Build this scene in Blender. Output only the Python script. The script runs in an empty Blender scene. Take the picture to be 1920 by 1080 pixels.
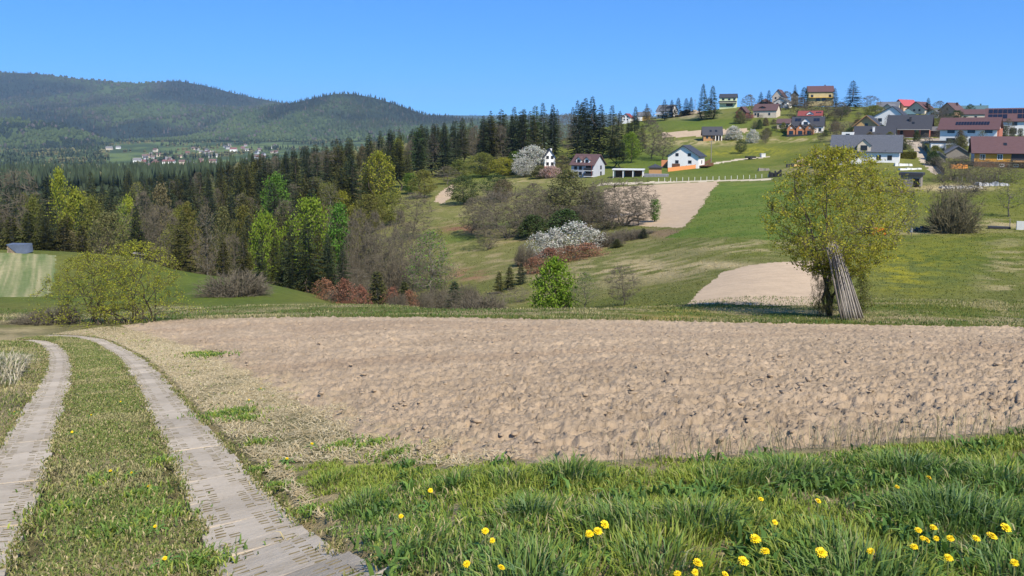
import bpy, math, random
import numpy as np
from math import radians as R

rnd = random.Random(11)
RG = np.random.default_rng(11)

# ------------------------------------------------------------------ camera, sky, sun, exposure
F, HOR = 1450.0, 250.0                      # focal length and eye-level row, in pixels of a 1920 x 1080 frame
TH = R(5.0); CT, ST = math.cos(TH), math.sin(TH)
CY = HOR + F * math.tan(TH)                 # row of the optical axis
scene = bpy.context.scene
camd = bpy.data.cameras.new('camera'); cam = bpy.data.objects.new('camera', camd)
scene.collection.objects.link(cam); scene.camera = cam
cam.location = (0, 0, 0); cam.rotation_euler = (math.pi / 2 - TH, 0, 0)
camd.sensor_width = 36; camd.lens = 36 * F / 1920
camd.shift_y = -(540 - CY) / 1920
camd.clip_start = 0.1; camd.clip_end = 40000

SUN_EL, SUN_AZ = R(47), R(150)              # azimuth clockwise from +Y (the view direction)
SD = np.array([math.sin(SUN_AZ) * math.cos(SUN_EL), math.cos(SUN_AZ) * math.cos(SUN_EL), math.sin(SUN_EL)])
world = bpy.data.worlds.new('World'); scene.world = world; world.use_nodes = True
wn = world.node_tree; wn.nodes.clear()
sky = wn.nodes.new('ShaderNodeTexSky'); sky.sky_type = 'NISHITA'; sky.sun_disc = False
sky.sun_elevation = SUN_EL; sky.sun_rotation = SUN_AZ
sky.altitude = 600; sky.air_density = 0.5; sky.dust_density = 0.0; sky.ozone_density = 10.0
bg = wn.nodes.new('ShaderNodeBackground'); bg.inputs[1].default_value = 0.15
wo = wn.nodes.new('ShaderNodeOutputWorld')
gam = wn.nodes.new('ShaderNodeGamma'); gam.inputs[1].default_value = 0.55     # the phone's tone curve on the sky, everywhere alike
wmx = wn.nodes.new('ShaderNodeMix'); wmx.data_type = 'RGBA'; wmx.blend_type = 'MULTIPLY'; wmx.inputs[0].default_value = 1
wmx.inputs[7].default_value = (.54, 1.32, 2.14, 1)
wn.links.new(sky.outputs[0], gam.inputs[0]); wn.links.new(gam.outputs[0], wmx.inputs[6]); wn.links.new(wmx.outputs[2], bg.inputs[0]); wn.links.new(bg.outputs[0], wo.inputs[0])
sl = bpy.data.lights.new('sun', 'SUN'); sl.energy = 4.9; sl.angle = R(0.53); sl.color = (1, 0.925, 0.79)
so = bpy.data.objects.new('sun', sl); scene.collection.objects.link(so)
so.rotation_euler = (math.pi / 2 - SUN_EL, 0, math.pi - SUN_AZ)
vs = scene.view_settings; vs.view_transform = 'Standard'; vs.look = 'None'; vs.gamma = 1; vs.exposure = 0.42
vs.use_curve_mapping = False
cy_ = scene.cycles
cy_.max_bounces = 5; cy_.diffuse_bounces = 2; cy_.glossy_bounces = 1; cy_.transmission_bounces = 2
cy_.volume_bounces = 0; cy_.transparent_max_bounces = 4; cy_.use_denoising = True
cy_.caustics_reflective = False; cy_.caustics_refractive = False
try:
    cy_.denoiser = 'OPENIMAGEDENOISE'; cy_.denoising_prefilter = 'ACCURATE'
except Exception:
    pass

# ------------------------------------------------------------------ small helpers
C = scene.collection
def setp(o, label=None, cat=None, group=None, kind=None):
    if label: o['label'] = label
    if cat: o['category'] = cat
    if group: o['group'] = group
    if kind: o['kind'] = kind
    return o
def obj(name, me, parent=None, loc=None):
    o = bpy.data.objects.new(name, me); C.objects.link(o)
    if parent is not None: o.parent = parent
    if loc is not None: o.location = loc
    return o
def empty(name, loc, rz=0.0, label=None, cat=None, group=None, scale=None):
    e = bpy.data.objects.new(name, None); C.objects.link(e)
    e.empty_display_size = 0.1
    e.location = loc; e.rotation_euler = (0, 0, rz)
    if scale is not None: e.scale = scale
    return setp(e, label, cat, group)

def fast_mesh(name, V, Fc, mat=None, col=None, smooth=False, midx=None):
    """V (n,3); Fc (m,k) array or a list of such arrays; mat a material or a list."""
    me = bpy.data.meshes.new(name)
    V = np.ascontiguousarray(V, dtype=np.float32)
    Fs = [np.asarray(f, dtype=np.int32) for f in (Fc if isinstance(Fc, list) else [Fc]) if len(f)]
    tot = np.concatenate([np.full(len(f), f.shape[1], np.int32) for f in Fs])
    idx = np.concatenate([f.ravel() for f in Fs])
    me.vertices.add(len(V)); me.vertices.foreach_set('co', V.ravel())
    me.loops.add(len(idx)); me.loops.foreach_set('vertex_index', idx)
    me.polygons.add(len(tot))
    st = np.zeros(len(tot), np.int32); st[1:] = np.cumsum(tot)[:-1]
    me.polygons.foreach_set('loop_start', st); me.polygons.foreach_set('loop_total', tot)
    if smooth: me.polygons.foreach_set('use_smooth', np.ones(len(tot), bool))
    if midx is not None: me.polygons.foreach_set('material_index', np.asarray(midx, np.int32))
    if col is not None:
        a = me.color_attributes.new('col', 'FLOAT_COLOR', 'POINT')
        c4 = np.ones((len(V), 4), np.float32); c4[:, :3] = col
        a.data.foreach_set('color', c4.ravel())
    me.update(calc_edges=True)
    for m in (mat if isinstance(mat, (list, tuple)) else [mat]):
        if m is not None: me.materials.append(m)
    return me

class MB:
    """collects boxes, prisms and quads into one mesh"""
    def __init__(s): s.v = []; s.f = []; s.m = []
    def poly(s, pts, faces, mi=0):
        b = len(s.v); s.v += [tuple(p) for p in pts]
        s.f += [tuple(b + i for i in f) for f in faces]; s.m += [mi] * len(faces); return s
    def box(s, x0, x1, y0, y1, z0, z1, mi=0):
        return s.poly([(x0, y0, z0), (x1, y0, z0), (x1, y1, z0), (x0, y1, z0), (x0, y0, z1), (x1, y0, z1), (x1, y1, z1), (x0, y1, z1)],
                      [(3, 2, 1, 0), (4, 5, 6, 7), (0, 1, 5, 4), (1, 2, 6, 5), (2, 3, 7, 6), (3, 0, 4, 7)], mi)
    def bar(s, a, b, w, h=None, mi=0):
        """a square bar from a to b"""
        a = np.array(a, float); b = np.array(b, float); h = h or w
        d = (b - a) / (np.linalg.norm(b - a) + 1e-9)
        up = np.array([0, 0, 1.0]) if abs(d[2]) < .9 else np.array([0, 1.0, 0])
        x = np.cross(d, up); x /= np.linalg.norm(x); y = np.cross(x, d)
        p = [a - x * w / 2 - y * h / 2, a + x * w / 2 - y * h / 2, a + x * w / 2 + y * h / 2, a - x * w / 2 + y * h / 2]
        q = [t + (b - a) for t in p]
        return s.poly(p + q, [(3, 2, 1, 0), (4, 5, 6, 7), (0, 1, 5, 4), (1, 2, 6, 5), (2, 3, 7, 6), (3, 0, 4, 7)], mi)
    def slab(s, quad, t, mi=0):
        """a quad (4 points, ccw seen from outside) thickened inwards by t"""
        q = [np.array(p, float) for p in quad]
        n = np.cross(q[1] - q[0], q[3] - q[0]); n /= np.linalg.norm(n)
        k = [p - n * t for p in q]; nq = len(q)
        fs = [tuple(range(nq)), tuple(range(2 * nq - 1, nq - 1, -1))]
        for i in range(nq):
            j = (i + 1) % nq; fs.append((j, i, nq + i, nq + j))
        return s.poly(q + k, fs, mi)
    def cyl(s, a, b, r0, r1, n=8, mi=0):
        a = np.array(a, float); b = np.array(b, float); d = (b - a) / (np.linalg.norm(b - a) + 1e-9)
        up = np.array([0, 0, 1.0]) if abs(d[2]) < .9 else np.array([0, 1.0, 0])
        x = np.cross(d, up); x /= np.linalg.norm(x); y = np.cross(d, x)
        cs = [(math.cos(2 * math.pi * k / n), math.sin(2 * math.pi * k / n)) for k in range(n)]
        p = [a + r0 * (c * x + q * y) for c, q in cs] + [b + r1 * (c * x + q * y) for c, q in cs]
        fs = [(k, (k + 1) % n, n + (k + 1) % n, n + k) for k in range(n)] + [tuple(range(n - 1, -1, -1)), tuple(range(n, 2 * n))]
        return s.poly(p, fs, mi)
    def mesh(s, name, mat):
        me = bpy.data.meshes.new(name); me.from_pydata(s.v, [], s.f); me.update()
        for m in (mat if isinstance(mat, (list, tuple)) else [mat]): me.materials.append(m)
        if any(s.m): me.polygons.foreach_set('material_index', s.m)
        return me
    def build(s, name, mat, parent=None, loc=None): return obj(name, s.mesh(name, mat), parent, loc)

# ------------------------------------------------------------------ noise
def _h(xi, yi, s):
    h = (xi * 374761393 + yi * 668265263 + s * 974634777) & 0xffffffff
    h = ((h ^ (h >> 13)) * 1274126177) & 0xffffffff
    return ((h ^ (h >> 16)) & 0xffffff) / float(0x1000000)
def vnoise(x, y, s=0):
    x = np.asarray(x, float); y = np.asarray(y, float)
    xf = np.floor(x); yf = np.floor(y); xi = xf.astype(np.int64); yi = yf.astype(np.int64)
    fx = x - xf; fy = y - yf; fx = fx * fx * (3 - 2 * fx); fy = fy * fy * (3 - 2 * fy)
    a = _h(xi, yi, s) * (1 - fx) + _h(xi + 1, yi, s) * fx
    b = _h(xi, yi + 1, s) * (1 - fx) + _h(xi + 1, yi + 1, s) * fx
    return a * (1 - fy) + b * fy
def fbm(x, y, s=0, o=4, g=.5):
    t = 0; a = 1; n = 0
    for k in range(o):
        t = t + a * vnoise(x * 2 ** k + 17.3 * k, y * 2 ** k - 9.1 * k, s + k); n += a; a *= g
    return t / n
def worley(x, y, s=0):
    xf = np.floor(x).astype(np.int64); yf = np.floor(y).astype(np.int64)
    f1 = np.full(np.shape(x), 9.0); f2 = np.full(np.shape(x), 9.0); cid = np.zeros(np.shape(x))
    for i in (-1, 0, 1):
        for j in (-1, 0, 1):
            px_ = xf + i + _h(xf + i, yf + j, s); py_ = yf + j + _h(xf + i, yf + j, s + 7)
            d = np.hypot(x - px_, y - py_)
            near = d < f1
            f2 = np.where(near, f1, np.minimum(f2, d)); cid = np.where(near, _h(xf + i, yf + j, s + 13), cid)
            f1 = np.where(near, d, f1)
    return f1, f2, cid
def sstep(a, b, x):
    t = np.clip((np.asarray(x, float) - a) / (b - a), 0, 1); return t * t * (3 - 2 * t)
def mix(a, b, t):
    t = np.asarray(t)[..., None]; return np.asarray(a) * (1 - t) + np.asarray(b) * t

# ------------------------------------------------------------------ materials
MATS = {}
def nodes_of(name):
    m = bpy.data.materials.new(name); m.use_nodes = True
    nt = m.node_tree; nt.nodes.clear(); MATS[name] = m
    return m, nt, nt.nodes.new, nt.links.new
def mat(name, col, rough=.8, var=.12, scale=3.0, bump=0.0, bscale=None, spec=.3, metal=0.0, col2=None, stretch=None, objvar=0.0):
    """plain surface: a base colour broken up by noise, with optional fine relief"""
    if name in MATS: return MATS[name]
    m, nt, N, L = nodes_of(name)
    out = N('ShaderNodeOutputMaterial'); b = N('ShaderNodeBsdfPrincipled'); L(b.outputs[0], out.inputs[0])
    b.inputs['Roughness'].default_value = rough; b.inputs['Metallic'].default_value = metal
    b.inputs['Specular IOR Level'].default_value = spec
    tc = N('ShaderNodeTexCoord'); src = tc.outputs['Object']
    if stretch:
        mp = N('ShaderNodeMapping'); L(src, mp.inputs[0]); mp.inputs['Scale'].default_value = stretch; src = mp.outputs[0]
    nz = N('ShaderNodeTexNoise'); nz.inputs['Scale'].default_value = scale; nz.inputs['Detail'].default_value = 6; L(src, nz.inputs['Vector'])
    rp = N('ShaderNodeMapRange'); rp.inputs[1].default_value = .3; rp.inputs[2].default_value = .7
    L(nz.outputs[0], rp.inputs[0])
    mx = N('ShaderNodeMix'); mx.data_type = 'RGBA'; L(rp.outputs[0], mx.inputs[0])
    c2 = col2 or [c * (1 + var) for c in col]; c1 = col if col2 else [c * (1 - var) for c in col]
    mx.inputs[6].default_value = (*c1, 1); mx.inputs[7].default_value = (*c2, 1)
    last = mx.outputs[2]
    if objvar:
        oi = N('ShaderNodeObjectInfo'); hs = N('ShaderNodeHueSaturation')
        mr = N('ShaderNodeMapRange'); mr.inputs[3].default_value = 1 - objvar; mr.inputs[4].default_value = 1 + objvar
        L(oi.outputs['Random'], mr.inputs[0]); L(mr.outputs[0], hs.inputs['Value']); L(last, hs.inputs['Color']); last = hs.outputs[0]
    L(last, b.inputs['Base Color'])
    if bump:
        n2 = N('ShaderNodeTexNoise'); n2.inputs['Scale'].default_value = bscale or scale * 8; n2.inputs['Detail'].default_value = 5; L(src, n2.inputs['Vector'])
        bp = N('ShaderNodeBump'); bp.inputs['Strength'].default_value = bump; bp.inputs['Distance'].default_value = .05
        L(n2.outputs[0], bp.inputs['Height']); L(bp.outputs[0], b.inputs['Normal'])
    return m
def leaf_mat(name, col, trans=.35, objhue=.02, objval=.2, rough=.6, tcol=None):
    """foliage: the mesh's own leaf-to-leaf tint times a colour that differs a little from plant to plant"""
    if name in MATS: return MATS[name]
    m, nt, N, L = nodes_of(name)
    out = N('ShaderNodeOutputMaterial'); at = N('ShaderNodeVertexColor'); at.layer_name = 'col'
    oi = N('ShaderNodeObjectInfo'); hs = N('ShaderNodeHueSaturation')
    m1 = N('ShaderNodeMapRange'); m1.inputs[3].default_value = .5 - objhue; m1.inputs[4].default_value = .5 + objhue
    m2 = N('ShaderNodeMapRange'); m2.inputs[3].default_value = 1 - objval; m2.inputs[4].default_value = 1 + objval
    wn_ = N('ShaderNodeTexWhiteNoise'); wn_.noise_dimensions = '1D'; L(oi.outputs['Random'], wn_.inputs['W'])
    L(oi.outputs['Random'], m1.inputs[0]); L(wn_.outputs['Value'], m2.inputs[0])
    L(m1.outputs[0], hs.inputs['Hue']); L(m2.outputs[0], hs.inputs['Value'])
    mu = N('ShaderNodeMix'); mu.data_type = 'RGBA'; mu.blend_type = 'MULTIPLY'; mu.inputs[0].default_value = 1
    L(at.outputs[0], mu.inputs[6]); mu.inputs[7].default_value = (*col, 1); L(mu.outputs[2], hs.inputs['Color'])
    b = N('ShaderNodeBsdfPrincipled'); b.inputs['Roughness'].default_value = rough; b.inputs['Specular IOR Level'].default_value = .2
    L(hs.outputs[0], b.inputs['Base Color'])
    if trans:
        t = N('ShaderNodeBsdfTranslucent'); g = N('ShaderNodeMix'); g.data_type = 'RGBA'; g.blend_type = 'MULTIPLY'; g.inputs[0].default_value = 1
        L(hs.outputs[0], g.inputs[6]); g.inputs[7].default_value = (*(tcol or (1.15, 1.2, .7)), 1); L(g.outputs[2], t.inputs[0])
        s = N('ShaderNodeMixShader'); s.inputs[0].default_value = trans
        L(b.outputs[0], s.inputs[1]); L(t.outputs[0], s.inputs[2]); L(s.outputs[0], out.inputs[0])
    else: L(b.outputs[0], out.inputs[0])
    return m
def ground_mat(name, nscale=.8, amp=.25, bump=.5, bscale=6.0, bdist=.08, rough=.95, scale2=None):
    """ground cover: the sheet's own colours, broken up by two scales of noise, with relief"""
    if name in MATS: return MATS[name]
    m, nt, N, L = nodes_of(name)
    out = N('ShaderNodeOutputMaterial'); at = N('ShaderNodeVertexColor'); at.layer_name = 'col'
    b = N('ShaderNodeBsdfPrincipled'); b.inputs['Roughness'].default_value = rough; b.inputs['Specular IOR Level'].default_value = .1
    tc = N('ShaderNodeTexCoord')
    last = at.outputs[0]
    for sc_, am in ((nscale, amp), (scale2 or nscale * 7, amp)):
        nz = N('ShaderNodeTexNoise'); nz.inputs['Scale'].default_value = sc_; nz.inputs['Detail'].default_value = 6; nz.inputs['Roughness'].default_value = .65
        L(tc.outputs['Object'], nz.inputs['Vector'])
        mr = N('ShaderNodeMapRange'); mr.inputs[1].default_value = .25; mr.inputs[2].default_value = .75; mr.inputs[3].default_value = 1 - am; mr.inputs[4].default_value = 1 + am
        L(nz.outputs[0], mr.inputs[0])
        hs = N('ShaderNodeHueSaturation'); L(mr.outputs[0], hs.inputs['Value']); L(last, hs.inputs['Color']); last = hs.outputs[0]
    L(last, b.inputs['Base Color'])
    n2 = N('ShaderNodeTexNoise'); n2.inputs['Scale'].default_value = bscale; n2.inputs['Detail'].default_value = 8; n2.inputs['Roughness'].default_value = .7
    L(tc.outputs['Object'], n2.inputs['Vector'])
    bp = N('ShaderNodeBump'); bp.inputs['Strength'].default_value = bump; bp.inputs['Distance'].default_value = bdist
    L(n2.outputs[0], bp.inputs['Height']); L(bp.outputs[0], b.inputs['Normal'])
    L(b.outputs[0], out.inputs[0])
    return m

# ------------------------------------------------------------------ view geometry and terrain height
def unproj(px, py, Y):
    x = (px - 960) / F; y = (CY - py) / F; k = Y / (CT + y * ST)
    return np.array([x * k, Y, (-ST + y * CT) * k])
def z_of(px, py, Y): return unproj(px, py, Y)[2]
def project(P):
    P = np.asarray(P, float); X, Y, Z = P[..., 0], P[..., 1], P[..., 2]
    w = Y * CT - Z * ST
    return 960 + F * X / w, CY - F * (Y * ST + Z * CT) / w
def pchip(x, y, xq):
    x = np.asarray(x, float); y = np.asarray(y, float); xq = np.clip(xq, x[0], x[-1])
    h = np.diff(x); d = np.diff(y) / h; m = np.zeros(len(x))
    for i in range(1, len(x) - 1):
        if d[i - 1] * d[i] > 0:
            w1 = 2 * h[i] + h[i - 1]; w2 = h[i] + 2 * h[i - 1]; m[i] = (w1 + w2) / (w1 / d[i - 1] + w2 / d[i])
    m[0], m[-1] = d[0], d[-1]
    i = np.clip(np.searchsorted(x, xq) - 1, 0, len(h) - 1); t = (xq - x[i]) / h[i]
    return (y[i] * (1 + 2 * t) * (1 - t) ** 2 + m[i] * h[i] * t * (1 - t) ** 2 + y[i + 1] * t * t * (3 - 2 * t) + m[i + 1] * h[i] * t * t * (t - 1))

# profile of the land along eleven sight lines: distance -> height (below 100) or image row (above 100)
FARL = [(900, -55), (1300, -70), (1800, -80), (2500, -70), (3300, -50), (3900, -35)]
FARR = [(520, 16), (700, 14), (1000, 0), (1500, -40), (2200, -60), (3900, -40)]
PROF = {
 0: [(1.0, -1.85), (3, -2.25), (4.3, -2.62), (5.5, -2.95), (7.7, -3.45), (13, -4.65), (20, -6.1), (30, 641), (38, 606), (46, 592), (60, 570), (70, 555), (85, 512), (100, 476), (107, 469), (118, -19), (130, -24), (170, -32), (220, -38), (300, -42), (450, -46), (600, -48)] + FARL,
 240: [(1.0, -1.8), (3, -2.15), (4.3, -2.58), (5.5, -2.9), (7.7, -3.4), (13, -4.55), (20, -6.05), (30, 638), (38, 606), (46, 592), (60, 570), (80, 530), (100, 490), (107, 481), (118, -20), (130, -26), (170, -34), (220, -38), (300, -41), (450, -44), (600, -46)] + FARL,
 480: [(1.0, -1.72), (3, -2.05), (4.3, -2.5), (5.5, -2.82), (7.7, -3.32), (13, -4.45), (20, -5.9), (30, 625), (38, 598), (46, 585), (60, 563), (80, 537), (95, -18.5), (110, -24), (130, -28), (170, -32), (220, -33), (300, -29), (450, -26), (600, -36)] + FARL,
 720: [(1.0, -1.67), (3, -1.88), (4.3, -2.3), (5.5, -2.62), (7.7, -3.1), (13, -4.25), (20, -5.7), (30, 617), (38, 595), (46, 582), (55, 571), (70, -16.5), (90, -20.5), (110, -23), (130, 518), (170, 450), (220, 395), (260, 365), (300, 345), (350, 325), (450, 305), (600, -24), (900, -45), (1500, -70), (2500, -65), (3900, -35)],
 960: [(1.0, -1.65), (3, -1.75), (4.3, -2.08), (5.5, -2.36), (7.7, -2.88), (13, -4.1), (20, -5.6), (30, 617), (38, 598), (46, 580), (52, -12.6), (60, -14.5), (80, -17.3), (100, 525), (130, 478), (170, 420), (220, 372), (260, 346), (300, 328), (350, 305), (420, 285), (600, -15), (900, -35), (1500, -60), (2500, -60), (3900, -35)],
 1200: [(1.0, -1.65), (3, -1.73), (4.3, -2.05), (5.5, -2.3), (7.7, -2.8), (13, -4.0), (20, -5.5), (30, 619), (38, 601), (46, 580), (55, 573), (70, 545), (80, 525), (100, 492), (130, 445), (170, 400), (220, 352), (260, 325), (300, 305), (350, 280), (400, 252), (450, 232), (500, 225)] + [(650, 2), (1000, -15), (1500, -45), (2200, -60), (3900, -40)],
 1440: [(1.0, -1.65), (3, -1.73), (4.3, -2.03), (5.5, -2.28), (7.7, -2.78), (13, -4.0), (20, -5.5), (30, 623), (38, 605), (46, 582), (50, 571), (75, 490), (100, 451), (130, 408), (170, 372), (220, 337), (260, 317), (300, 293), (350, 262), (400, 228), (450, 206), (480, 199)] + FARR,
 1680: [(1.0, -1.65), (3, -1.73), (4.3, -2.02), (5.5, -2.25), (7.7, -2.75), (13, -4.0), (20, -5.5), (30, 626), (38, 608), (46, 580), (60, 545), (80, 490), (100, 455), (120, 428), (150, 385), (180, 350), (200, 330), (230, 300), (260, 278), (300, 256), (350, 234), (400, 214), (450, 203), (480, 200)] + FARR,
 1920: [(1.0, -1.65), (3, -1.73), (4.3, -2.02), (5.5, -2.22), (7.7, -2.7), (13, -3.95), (20, -5.5), (30, 632), (38, 612), (46, 590), (60, 545), (80, 490), (100, 450), (120, 420), (150, 380), (180, 345), (200, 325), (230, 298), (260, 272), (300, 248), (350, 228), (400, 217), (450, 212), (480, 210)] + FARR,
}
UM, YMIN, YMAX = 1.15, 1.0, 3900.0
NU, NL = 1151, 1400
UG = np.linspace(-UM, UM, NU); LG = np.linspace(math.log(YMIN), math.log(YMAX), NL)
def _terrain():
    ks = sorted(PROF); rows = []; us = []
    for k in ks:
        ys = [a for a, b in PROF[k]]; zs = [b if b < 100 else z_of(k, b, a) for a, b in PROF[k]]
        z = pchip(np.log(ys), zs, LG); Y = np.exp(LG); q = z / Y
        y = (q * CT + ST) / (CT - q * ST)
        rows.append(z); us.append((k - 960) / F / (CT + y * ST))
    rows = np.array(rows); us = np.array(us); T = np.zeros((NL, NU))
    for i in range(NL):
        u = us[:, i]; z = rows[:, i]
        x = np.concatenate([[-UM - .2, u[0] - .25], u, [u[-1] + .25, UM + .2]])
        v = np.concatenate([[z[0], z[0]], z, [z[-1], z[-1]]])
        T[i] = pchip(x, v, UG)
    k = 17; ker = np.hanning(k + 2)[1:-1]; ker /= ker.sum()
    P = np.pad(T, ((0, 0), (k // 2, k // 2)), mode='edge')
    return sum(ker[j] * P[:, j:j + NU] for j in range(k))
TT = _terrain()
def zt(X, Y):
    X = np.asarray(X, float); Y = np.asarray(Y, float); Yc = np.clip(Y, YMIN, YMAX * .9999)
    a = (np.clip(X / Yc, -UM, UM * .9999) + UM) / (2 * UM) * (NU - 1); b = (np.log(Yc) - LG[0]) / (LG[-1] - LG[0]) * (NL - 1)
    i = np.clip(a.astype(int), 0, NU - 2); j = np.clip(b.astype(int), 0, NL - 2); fa = a - i; fb = b - j
    z = (TT[j, i] * (1 - fa) + TT[j, i + 1] * fa) * (1 - fb) + (TT[j + 1, i] * (1 - fa) + TT[j + 1, i + 1] * fa) * fb
    far = sstep(60, 300, Yc)
    return z + far * 1.2 * (fbm(X / 40, Y / 40, 5, 3) - .5) + .10 * sstep(36, 60, Yc) * (fbm(X / 4, Y / 4, 8, 3) - .5)
_YS = np.exp(np.linspace(math.log(1.5), math.log(3800), 6000))
def G(px, py, dz=0.0, ymin=1.5, ymax=3800):
    """the point of the ground seen at an image position (the nearest one beyond ymin)"""
    x = (px - 960) / F; y = (CY - py) / F; k = _YS / (CT + y * ST)
    X = x * k; Z = (-ST + y * CT) * k; m = (_YS >= ymin) & (_YS <= ymax)
    d = Z - (zt(X, _YS) + dz); hit = np.nonzero((d <= 0) & m)[0]
    i = hit[0] if len(hit) else np.nonzero(m)[0][np.argmin(d[m])]
    return np.array([X[i], _YS[i], zt(X[i], _YS[i])])
def GP(pts, **k): return np.array([G(a, b, **k)[:2] for a, b in pts])
def inpoly(X, Y, poly):
    X = np.asarray(X); Y = np.asarray(Y); r = np.zeros(X.shape, bool); n = len(poly)
    for i in range(n):
        x0, y0 = poly[i]; x1, y1 = poly[(i + 1) % n]
        c = ((y0 > Y) != (y1 > Y)) & (X < (x1 - x0) * (Y - y0) / (y1 - y0 + 1e-12) + x0); r ^= c
    return r
def dist_poly(X, Y, pts, closed=True):
    X = np.asarray(X, float); Y = np.asarray(Y, float); d = np.full(X.shape, 1e9); n = len(pts)
    for i in range(n if closed else n - 1):
        a = np.array(pts[i], float); b = np.array(pts[(i + 1) % n], float); v = b - a; L2 = (v @ v) + 1e-12
        t = np.clip(((X - a[0]) * v[0] + (Y - a[1]) * v[1]) / L2, 0, 1)
        d = np.minimum(d, np.hypot(X - a[0] - t * v[0], Y - a[1] - t * v[1]))
    return d
# ------------------------------------------------------------------ the land: one sheet, cut along the field edges
GREEN, DULL, DRY, YEL = np.array([.108, .130, .022]), np.array([.175, .168, .06]), np.array([.40, .32, .17]), np.array([.27, .25, .025])
SOIL = np.array([.392, .298, .205])
FIELD_IMG = [(215, 610), (330, 600), (520, 595), (720, 595), (960, 598), (1200, 601), (1440, 606), (1680, 609), (1920, 612), (2250, 616)]
FIELD_NEAR = [(2250, 770), (1920, 815), (1700, 838), (1500, 856), (1250, 872), (1000, 882), (860, 884), (740, 878), (660, 850), (600, 812), (520, 755), (440, 705), (372, 668), (312, 642), (250, 624)]
FIELD = GP(FIELD_IMG + FIELD_NEAR, ymax=60)
POLYS = {
 'tilled_field': [('tilled', GP([(1283, 571), (1318, 540), (1352, 512), (1400, 499), (1530, 488), (1562, 492), (1556, 530), (1532, 573), (1440, 573)], ymin=45, ymax=120)),
                  ('tilled', GP([(1132, 358), (1150, 352), (1225, 346), (1350, 340), (1330, 362), (1305, 402), (1280, 427), (1240, 426), (1180, 422), (1132, 412)], ymin=90, ymax=300)),
                  ('tilled', GP([(1240, 249), (1318, 244), (1322, 256), (1244, 258)], ymin=200)),
                  ('tilled', GP([(1352, 243), (1400, 241), (1405, 247), (1354, 253)], ymin=200)),
                  ('tilled', GP([(812, 377), (826, 360), (852, 343), (847, 368), (830, 382)], ymin=120))],
 'stubble_field': [('stubble', GP([(-300, 474), (0, 474), (106, 478), (101, 520), (90, 555), (0, 557), (-300, 560)], ymin=50, ymax=115))],
 'meadow': [('meadow', GP([(1352, 343), (1480, 341), (1600, 372), (1560, 440), (1440, 451), (1246, 447), (1284, 429), (1308, 404), (1333, 364)], ymin=80, ymax=300))],
 'gravel_drive': [('gravel', GP([(1700, 262), (1728, 263), (1738, 283), (1770, 326), (1752, 328), (1728, 305)], ymin=140)),
                  ('gravel', GP([(1683, 268), (1740, 258), (1766, 259), (1766, 265), (1705, 272)], ymin=140))],
 'farm_track': [('path', GP([(1120, 345), (1240, 340.5), (1350, 337.5), (1445, 334.5), (1445, 337.5), (1350, 340), (1240, 344), (1120, 349)], ymin=140)),
                ('path', GP([(1330, 306), (1400, 296), (1440, 293), (1440, 295), (1400, 298.5), (1330, 309)], ymin=140))],
}
def gpatch(px, py, c):
    cx, cy, rx, ry = c; return np.exp(-((px - cx) / rx) ** 2 - ((py - cy) / ry) ** 2)
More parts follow.
